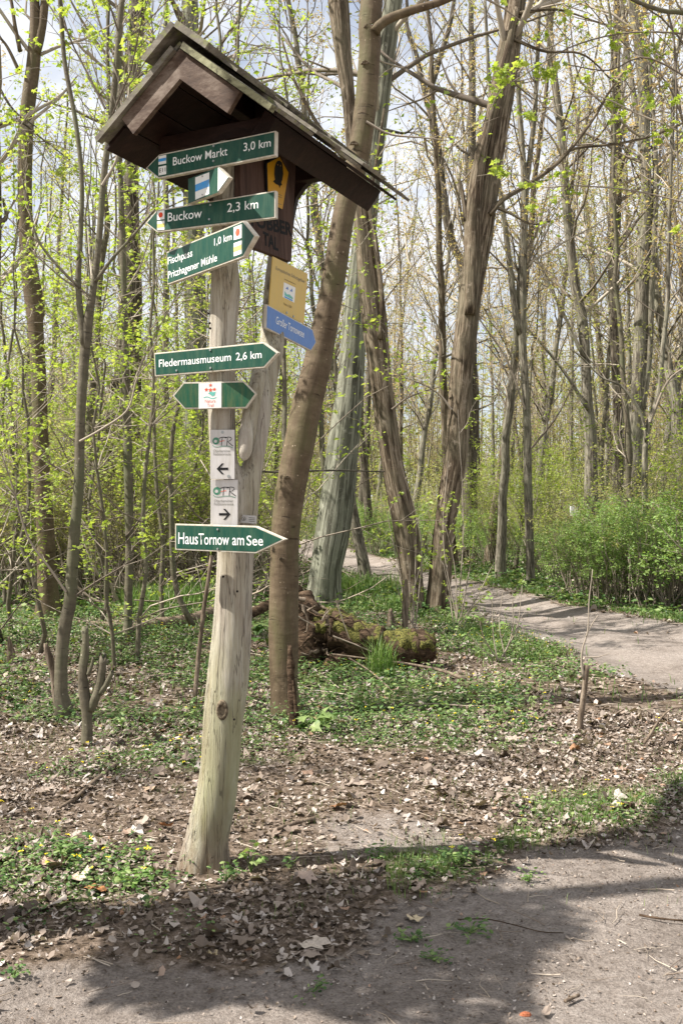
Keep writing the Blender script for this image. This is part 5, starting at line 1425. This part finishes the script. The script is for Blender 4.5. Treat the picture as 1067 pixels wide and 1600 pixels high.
def mossy_log():
    D = 10.4; base = P(600, 1035, D); base[2] = hz(base[0], base[1])
    root = thing('mossy_log', 'rotting mossy log with its torn root plate behind the smooth leaning trunk', 'log', tuple(base))
    def L(name, g, mat, smooth=True, kind=None):
        o = link(name, g.mesh(name, M[mat], smooth), root, kind); o.location = tuple(-base); return o
    rng = np.random.default_rng(12)
    a = [P(488, 985, D + .1), P(520, 985, D + .1), P(560, 1000, D), P(596, 1008, D - .05)]
    g, p, r, mul = lumpy(a, [.17, .22, .2, .17], 26, 5, .3, 26)
    L('log', g, 'rotten')
    a2 = [P(592, 1012, D - .02), P(630, 1014, D - .03), P(660, 1013, D - .03), P(678, 1014, D - .02)]
    g, p2, r2, mul2 = lumpy(a2, [.15, .19, .175, .13], 30, 7, .3, 30)
    L('broken_end', g, 'rotten')
    # moss cushions: half shells sitting on top
    for pts, rad, nm in ((p, r, 'moss'), (p2, r2, 'moss')):
        m = len(pts); k = 22; v = []
        th = np.linspace(math.radians(-5), math.radians(172), k)
        t_ = np.gradient(pts, axis=0); t_ /= np.linalg.norm(t_, axis=1)[:, None]
        side = np.cross(t_, [0, 0, 1.0]); side /= np.linalg.norm(side, axis=1)[:, None]
        uu = np.arange(m)[:, None]; f = fbm(th[None] * 3 + 0 * uu, uu * .45 + 0 * th[None], 21, 4)
        R = r[:m, None] * 1.0 if False else rad[:, None] * (1.0 + .75 * (f - .46))
        edge = np.minimum(1, np.minimum(th, math.pi - .15 - th) * 2.5 + .2)[None]
        R = R * (.9 + .12 * edge)
        v = pts[:, None] + R[..., None] * (np.cos(th)[None, :, None] * side[:, None] + np.sin(th)[None, :, None] * np.array([0, 0, 1.0]))
        i = np.arange(m - 1)[:, None] * k; j = np.arange(k - 1)[None]
        g = Geo(); g.add(v.reshape(-1, 3), np.stack([i + j, i + k + j, i + k + j + 1, i + j + 1], -1).reshape(-1, 4)); L('moss', g, 'moss')
    # root plate
    g, p3, r3, m3 = lumpy([P(482, 1052, D + .05), P(484, 1010, D + .05), P(482, 960, D + .15), P(478, 925, D + .25)], [.14, .17, .16, .07], 20, 9, .5, 24); L('root_plate', g, 'rotten')
    g, *_ = lumpy([P(500, 1050, D - .1), P(528, 1038, D - .1), P(548, 1022, D)], [.06, .12, .10], 16, 19, .5, 16); L('root', g, 'rotten')
    for i in range(26):
        c = P(rng.uniform(472, 515), rng.uniform(935, 1040), D - .05 + rng.uniform(-.1, .1))
        d = unit(np.array([rng.normal(.1, 1), -abs(rng.normal(.4, .4)), rng.normal(-.1, .8)])); Ln = rng.uniform(.15, .5)
        q = [c + d * Ln * s + rng.normal(0, .03, 3) * s for s in np.linspace(0, 1, 6)]
        g = Geo(); g.tube(q, np.linspace(rng.uniform(.012, .03), .004, 6), 6); L('root', g, 'rotten' if i % 3 else 'dead')
    rngg = np.random.default_rng(15)
    for a, b in (((462, 960), (492, 978)), ((525, 938), (546, 998)), ((503, 970), (518, 950)), ((520, 994), (580, 1018))):
        q0, q1 = P(*a, D - .28), P(*b, D - .25); g = Geo(); g.tube([q0, (q0 + q1) / 2 + rngg.normal(0, .015, 3), q1], [.009, .007, .004], 5); L('splinter', g, 'drytwig')
mossy_log()

def stick(label, pts, r0, r1, mat='dead', name='stick', cat='stick', on_ground=True, group=None, n=14, side=()):
    """stick lying on or rising from the ground: pts (px, py[, depth])"""
    q = []
    for p in pts:
        if len(p) > 2: q.append(P(*p))
        else:
            x, y = gnd(p[0], p[1]); q.append(np.array([x, y, hz(x, y) + r0 * .6 + .012]))
    q = np.array(q); rad = np.linspace(r0, r1, len(q)); b = q[0].copy()
    p, r = resample(q, rad, n); k = 8; an = np.arange(k)
    g = Geo(); g.tube(p, r, k, True, rmul=1 + .25 * (vnoise(an[None] * 1.3 + np.arange(n)[:, None] * 0, np.arange(n)[:, None] * .7 + 0 * an[None], 3) - .5))
    for s, e, rr in side:
        a0 = p[int(s * (n - 1))]; e = P(*e) if len(e) > 2 else np.array([*gnd(*e), .03]); g.tube([a0, (a0 + e) / 2 + [0, 0, .01], e], [rr, rr * .8, rr * .4], 5)
    o = link(name, g.mesh(name, M[mat]), None, label=label, cat=cat, group=group)
    me = o.data; co = np.zeros(len(me.vertices) * 3); me.vertices.foreach_get('co', co); co = co.reshape(-1, 3) - b; me.vertices.foreach_set('co', co.astype(np.float32).ravel()); me.update()
    o.location = tuple(b); return o

# fallen logs at the back left
stick('long thin fallen log lying across the green herbs left of the post', [(200, 992), (240, 984), (290, 977), (332, 966)], .085, .11, 'dead', 'fallen_log', 'log')
stick('dark fallen trunk sloping up in the twig tangle behind the long thin log', [(175, 945, 19), (230, 928, 19.2), (290, 905, 19.5), (345, 885, 20)], .2, .15, 'rotten', 'fallen_log', 'log')
stick('dark fallen trunk half seen between the post and the leaning smooth trunk', [(385, 962, 14), (410, 950, 14.2), (440, 935, 14.4), (470, 920, 14.6)], .08, .06, 'rotten', 'fallen_log', 'log')
stick('thin fallen stem running along the ground to the left edge', [(-20, 975), (60, 972), (130, 976), (205, 983)], .035, .045, 'dead', 'fallen_log', 'log')
rng = np.random.default_rng(61)
tubes, tips = [], []
for i in range(150):
    x, y = gnd(rng.uniform(175, 440), rng.uniform(915, 950)); 
    grow(rng, (x, y, hz(x, y)), (rng.normal(0, 1), rng.normal(0, .5), abs(rng.normal(.3, .4))), rng.uniform(.8, 2.6), rng.uniform(.014, .035), 1, 2, tubes, tips, dict(per_m=(2, 2, 2), wander=.2, up=-.03, seg=.25))
o = link('brush_pile', tubes_geo(tubes, (5, 4, 3)).mesh('brush_pile', M['drytwig']), None, 'stuff', 'tangle of dead brushwood heaped around the fallen trunks', 'brushwood')

# y-shaped stump
def splinter(g, r, k):
    rs = np.random.default_rng(k); v = g.V[0]; v[-k:, 2] += rs.uniform(-.6, 1.6, k) * r[-1]; g.V[2][0, 2] -= r[-1] * .3
def stump(name, label, rows, D, extra=(), mat='dead', cat='stump', k=14):
    p, r = px_path(rows, D); p[:, 1] += r; base = np.array([p[0, 0], p[0, 1], hz(p[0, 0], p[0, 1])]); p[0, 2] = base[2] - .03
    root = thing(name, label, cat, tuple(base))
    g, *_ = lumpy(p, r, k, 4, .3, 30); splinter(g, r, k); o = link('stem', g.mesh('stem', M[mat]), root); o.location = tuple(-base)
    for ex in extra:
        q, qr = px_path(ex[0], ex[1]); q[:, 1] += qr; g, *_ = lumpy(q, qr, 10, 6, .14, 14); splinter(g, qr, 10); o = link(ex[2] if len(ex) > 2 else 'arm', g.mesh('arm', M[ex[3] if len(ex) > 3 else mat]), root); o.location = tuple(-base)
    return root
stump('forked_stump', 'cut y-shaped stump of a young tree left of the post base', [(1165, 124, 143), (1120, 126, 143), (1080, 121, 137), (1045, 121, 136), (1010, 127, 139), (984, 127, 138)], 7.0,
      [([(1112, 132, 146), (1090, 141, 156), (1065, 148, 163), (1030, 154, 166)], 7.0), ([(1085, 150, 160), (1070, 160, 170), (1052, 170, 178)], 7.0), ([(1055, 134, 140), (1040, 140, 146), (1028, 144, 147)], 7.0)], 'bark_young')
stump('split_stump', 'small split pale stub leaning beside the foot of the bent stem', [(1090, 84, 96), (1060, 78, 90), (1030, 70, 82), (1008, 68, 74)], 8.0)
stump('dark_stub', 'short dark pointed stub near the left edge', [(1030, 8, 24), (1012, 10, 20), (996, 13, 16)], 10.8)
stump('broken_snag', 'reddish splintered snag standing right against the smooth leaning trunk', [(1140, 450, 468), (1110, 451, 464), (1075, 449, 462), (1040, 448, 460), (1012, 450, 456)], 7.45, [([(1120, 460, 468), (1090, 458, 463), (1065, 456, 459)], 7.4)], 'rotten')
stump('short_stub', 'short stub beside the mossy log under the forked pair', [(990, 604, 616), (970, 605, 617), (955, 607, 613)], 13.4)
stump('thin_snag', 'thin upright broken snag at the foot of the left furrowed trunk', [(992, 628, 638), (960, 628, 638), (930, 629, 639), (908, 632, 637)], 13.1)
stump('cut_sapling', 'cut sapling stub with one thin bent shoot beside the far track', [(1137, 900, 910), (1110, 905, 914), (1080, 909, 918), (1058, 911, 920), (1044, 913, 922)], 7.42,
      [([(1062, 911, 917), (1040, 907, 911), (1015, 908, 911), (985, 917, 919.5), (940, 919, 921), (890, 925, 926)], 7.42, 'shoot', 'twig'), ([(995, 914, 916), (975, 924, 926), (962, 933, 934)], 7.42, 'shoot', 'twig')])
stick('bare crooked twig standing at the right edge beyond the grass', [(1005, 1162, 6.9), (1020, 1140, 6.9), (1032, 1122, 6.9), (1048, 1108, 6.9), (1067, 1104, 6.9)], .012, .004, 'dead', 'twig', 'twig')
stick('leaning dead pole just left of the signpost', [(304, 1095), (308, 1050, 8.5), (315, 985, 8.5), (322, 930, 8.5), (331, 868, 8.5)], .022, .016, 'dead', 'leaning_pole', 'pole')
stick('thin curved stem rising between the fallen logs left of the post', [(302, 978, 13.2), (285, 945, 13.2), (272, 905, 13.2), (268, 800, 13.2), (268, 700, 13.2), (277, 640, 13.2), (290, 600, 13.2)], .045, .022, 'bark_young', 'slender_sapling', 'sapling')
stick('horizontal dead branch stretched between the leaning trunk and the furrowed one', [(395, 736, 8.6), (450, 738, 9.5), (520, 735, 11), (600, 737, 14.8)], .010, .010, 'bark_dark', 'dead_branch', 'branch')
stick('thin fallen branch arching from the mossy log to the right', [(520, 1022, 9.9), (580, 1030, 9.8), (640, 1038, 9.7), (690, 1048, 9.6), (727, 1064)], .008, .02, 'dead', 'fallen_branch', 'branch')
stick('thin pale cane lying in front of the mossy log', [(545, 1028, 9.6), (580, 1050, 9.4), (622, 1088)], .006, .008, 'dead', 'fallen_branch', 'branch')
stick('stout crooked stick in the leaves left of the post base', [(95, 1254), (120, 1240), (150, 1215), (184, 1190)], .010, .014, 'dead')
stick('brown forked stick lying right of the post base', [(398, 1292), (430, 1286), (460, 1278), (492, 1272)], .008, .014, 'dead', side=((.5, (440, 1262), .004),))
stick('greenish stick lying in the leaves below the post base', [(225, 1400), (270, 1392), (320, 1384), (372, 1375)], .007, .006, 'dead')
stick('thin twig lying across the leaves at the lower left', [(0, 1336), (60, 1318), (120, 1303), (190, 1298)], .004, .003, 'dead')
stick('short dark stick at the right edge on the sand', [(998, 1419), (1030, 1424), (1067, 1427)], .005, .004, 'rotten')
stick('short pale piece of branch on the sand near the bottom', [(882, 1554), (893, 1549), (904, 1544)], .006, .006, 'dead')
stick('dark piece of bark lying at the edge of the grass', [(936, 1262), (955, 1258), (975, 1256), (986, 1257)], .010, .022, 'rotten', 'bark_piece', 'bark')
stick('long thin bent twig on the sandy track', [(715, 1425), (760, 1424), (800, 1432), (845, 1445), (880, 1448)], .0025, .002, 'rotten')
stick('slanting stick behind the y-shaped stump', [(150, 1160), (190, 1148), (240, 1132)], .008, .006, 'dead')

# pale wooden box far away
b = P(896, 799, 24.0); g = Geo(); g.prism([(-.08, -.11), (.08, -.13), (.09, .10), (.0, .14), (-.09, .12)], -.06, .06)
g2 = thing('nest_box', 'small white box fixed among the trees beyond the track', 'box', tuple(b))
o = link('box', g.mesh('box', M['white'], False), g2); o.rotation_euler = (math.radians(90), 0, 0)
g = Geo(); g.tube([(0, .1, .2), (0, .1, -.3), (.02, .1, -1.7 - .0)], .025, 6); link('stake', g.mesh('stake', M['dead']), g2)

# brick crumb
def brick_piece(px, py, s, label):
    x, y = gnd(px, py); rng = np.random.default_rng(int(px)); g = Geo()
    th = np.linspace(0, 2 * np.pi, 9)[:-1]
    r0 = 1 + rng.uniform(-.2, .2, 8)
    rings = [np.c_[s * f * r0 * np.cos(th), s * .6 * f * r0 * np.sin(th), np.full(8, z * s)] for f, z in ((.9, -.2), (1, .25), (.8, .6))]
    v = np.vstack(rings); f = [[i * 8 + j, i * 8 + (j + 1) % 8, (i + 1) * 8 + (j + 1) % 8, (i + 1) * 8 + j] for i in range(2) for j in range(8)]
    g.add(v, f); g.F.setdefault(8, []).append(np.array([np.arange(16, 24)])); g.M.setdefault(8, []).append(np.zeros(1, np.int32))
    t = NT('brick_red'); n = t.noise(t.coords(), 160, 5); m = t.done(t.bsdf(t.ramp(n, [(.35, (.25, .07, .03)), (.6, (.5, .17, .08))]), .9))
    link('brick_fragment', g.mesh('brick_fragment', m, False), None, label=label, cat='brick fragment', loc=(x, y, hz(x, y) + s * .1))
brick_piece(820, 1571, .019, 'small orange brick fragment on the sand at the bottom')

# stem clumps with a few buds
def stem_clump(name, label, px, py, tops, r, leaf=None, seed=1, nleaf=4):
    x, y = gnd(px, py); b = np.array([x, y, hz(x, y)]); root = thing(name, label, 'plant', tuple(b)); rng = np.random.default_rng(seed)
    tips = []
    for i, q in enumerate(tops):
        e = P(q[0], q[1], y + rng.uniform(-.2, .2)) - b; m = e * .5 + rng.normal(0, .04, 3) * np.linalg.norm(e); s = rng.normal(0, .03, 3) * [1, 1, 0]
        p, rr = resample([s, m, e], [r, r * .7, r * .3], 10); g = Geo(); g.tube(p, rr, 5)
        tubes = []
        for j in range(4):
            k = rng.integers(3, 9); grow(rng, p[k], unit(e) + rng.normal(0, .6, 3), np.linalg.norm(e) * .22, r * .4, 2, 2, tubes, tips, dict(per_m=(1, 1, 1), seg=.1, leaf_per_m=nleaf))
        tubes_geo(tubes, (4, 4, 3), g); link('stem', g.mesh('stem', M['twig']), root)
    if leaf: link('leaves', leaves_geo(rng, tips, .045, 1, .02, True, .7).mesh('leaves', M[leaf], False), root, 'stuff')
stem_clump('stem_clump', 'clump of thin upright bare stems at the inner edge of the far track', 782, 1030, [(748, 945), (768, 930), (785, 925), (800, 935), (815, 915), (730, 990)], .009, 'leaf_bush', 3)
stem_clump('leafy_shoots', 'leafy shoots climbing around the foot of the left furrowed trunk', 645, 985, [(600, 780), (625, 720), (650, 800), (665, 860), (640, 880), (615, 900)], .012, 'leaf_spring', 4, 22)
stem_clump('leafy_shoots', 'leafy shoots with yellow-green leaves in front of the right furrowed trunk', 712, 978, [(700, 720), (715, 640), (690, 800), (740, 850), (770, 880), (730, 900), (690, 870), (757, 930)], .012, 'leaf_spring', 5, 22)
stem_clump('leafy_twig', 'low leafy twig growing from the litter in front of the far track', 700, 1010, [(735, 985), (690, 970), (720, 960)], .006, 'leaf_bush', 6, 8)

# individual leafy plants near the post
def herb_plant(label, px, py, R, H, n, lob, seed, mat='herb'):
    x, y = gnd(px, py); b = np.array([x, y, hz(x, y)]); rng = np.random.default_rng(seed)
    root = thing('woodland_plant', label, 'plant', tuple(b)); g = Geo(); gs = Geo()
    for i in range(n):
        a = rng.uniform(0, 2 * np.pi); q = rng.uniform(.2, 1) * R; h = H * rng.uniform(.4, 1)
        e = np.array([math.cos(a) * q, math.sin(a) * q, h]); gs.tube([[0, 0, 0], e * [.4, .4, .7], e], [.0016, .0014, .001], 4)
        T, f = (MAPLE, MAPLEF) if lob else (HERB, HERBF3)
        for w in range(3 if not lob else 1):
            scatter(g, T, f, (e + rng.normal(0, .012, 3) * (not lob))[None], [R * rng.uniform(.5, .8) * (1 if lob else .55)], rng, .45)
    link('stems', gs.mesh('stems', M['grass']), root, 'stuff'); link('leaves', g.mesh('leaves', M[mat], False), root, 'stuff')
HP = [(392, 1352, .075, .13, 12, 1, 'bright lobed-leaved plant just right of the post foot'), (352, 1366, .08, .07, 14, 0, 'grey-green low plant directly in front of the post foot'), (232, 1412, .06, .07, 7, 1, 'small plant with bluish lobed leaves below left of the post foot'),
      (212, 1372, .10, .06, 20, 0, 'spreading bright plant left of the post foot'), (100, 1330, .12, .08, 26, 0, 'dark green leafy clump in the litter at the left'), (22, 1520, .06, .05, 8, 0, 'small pale plant at the lower left edge of the track'),
      (590, 1330, .07, .06, 14, 0, 'small leafy clump in the middle of the sandy patch'), (715, 1340, .09, .07, 22, 0, 'leafy clump in the shade right of the sandy patch'), (825, 1365, .05, .05, 12, 0, 'isolated small plant on the sand below the grass'),
      (640, 1450, .07, .03, 14, 0, 'flat creeping plant in the foreground shade'), (735, 1440, .08, .03, 16, 0, 'flat creeping plant at the shade edge'), (490, 1530, .05, .03, 9, 0, 'tiny plant on the shaded sand near the bottom'),
      (455, 1345, .05, .06, 8, 1, 'small lobed plant on the shadow band right of the post'), (680, 1480, .06, .03, 12, 0, 'creeping plant below the other two in the foreground shade'), (420, 1010, .25, .3, 26, 1, 'big-leaved green plant at the foot of the leaning trunk'), (500, 1140, .16, .16, 22, 1, 'leafy plant right of the reddish snag')]
for i, (px, py, R, H, n, lob, lab) in enumerate(HP): herb_plant(lab, px, py, R, H, n, lob, 400 + i, 'grass' if i in (0, 3, 8) else 'herb')

# single large dead leaves that catch the eye
def big_leaf(px, py, s, col, label, seed):
    rng = np.random.default_rng(seed); x, y = gnd(px, py); T, f = litter_templates(rng, True); g = Geo(); g.add(T[seed % 10] * s * [1, 1, .6], f)
    t = NT('dead_leaf_' + str(seed)); n = t.noise(t.coords(), 60, 4); m = t.done(t.bsdf(t.ramp(n, [(.3, tuple(c * .6 for c in col)), (.65, col)]), .7))
    o = link('dead_leaf', g.mesh('dead_leaf', m, False), None, label=label, cat='leaf', loc=(x, y, hz(x, y) + .018)); o.rotation_euler = (rng.normal(0, .15), rng.normal(0, .15), seed)
big_leaf(490, 1464, .11, (.50, .42, .34), 'large pale lobed leaf lying in the foreground shade', 3)
big_leaf(333, 1483, .05, (.55, .44, .26), 'small yellowish leaf lying at the edge of the foreground shade', 5)
big_leaf(150, 1388, .10, (.38, .17, .07), 'curled orange-brown leaf in the litter left of the post', 7)
big_leaf(258, 1288, .08, (.45, .22, .10), 'rust-coloured leaf right beside the post foot on its left', 11)
big_leaf(235, 1225, .10, (.42, .30, .20), 'large brown curled leaf behind the post foot on its left', 13)
big_leaf(120, 1372, .11, (.48, .37, .29), 'broad tan leaf lying left of the orange-brown one', 17)
big_leaf(648, 1425, .06, (.52, .42, .27), 'yellowish tan leaf in the middle of the foreground', 19)

# ------------------------------------------------------------------ crowns that close the view overhead: larger limbs and twigs high in the frame
def branch_scar(px, py, D, w, h, parent):
    b = np.array(parent.location); g = Geo(); k = 16; an = np.linspace(0, 2 * np.pi, k, endpoint=False); rings = []
    for s, dy in ((1.2, .01), (.9, -.008), (.55, -.004), (0, .006)):
        c = P(px, py, D); rings.append(np.c_[c[0] + w * s * np.cos(an), np.full(k, c[1] + dy), c[2] + h * s * np.sin(an) - w * .3 * np.cos(an) ** 2 * s])
    v = np.vstack(rings) - b; f = [[i * k + j, i * k + (j + 1) % k, (i + 1) * k + (j + 1) % k, (i + 1) * k + j] for i in range(3) for j in range(k)]
    g.add(v, f); link('branch_scar', g.mesh('branch_scar', M['knot']), parent)
lt = COL.objects['leaning_tree']
for px, py in ((571, 97), (553, 223), (575, 40), (505, 420), (449, 745), (440, 872)):
    branch_scar(px, py, 7.9, .034 if py < 400 else .02, .014 if py < 400 else .008, lt)
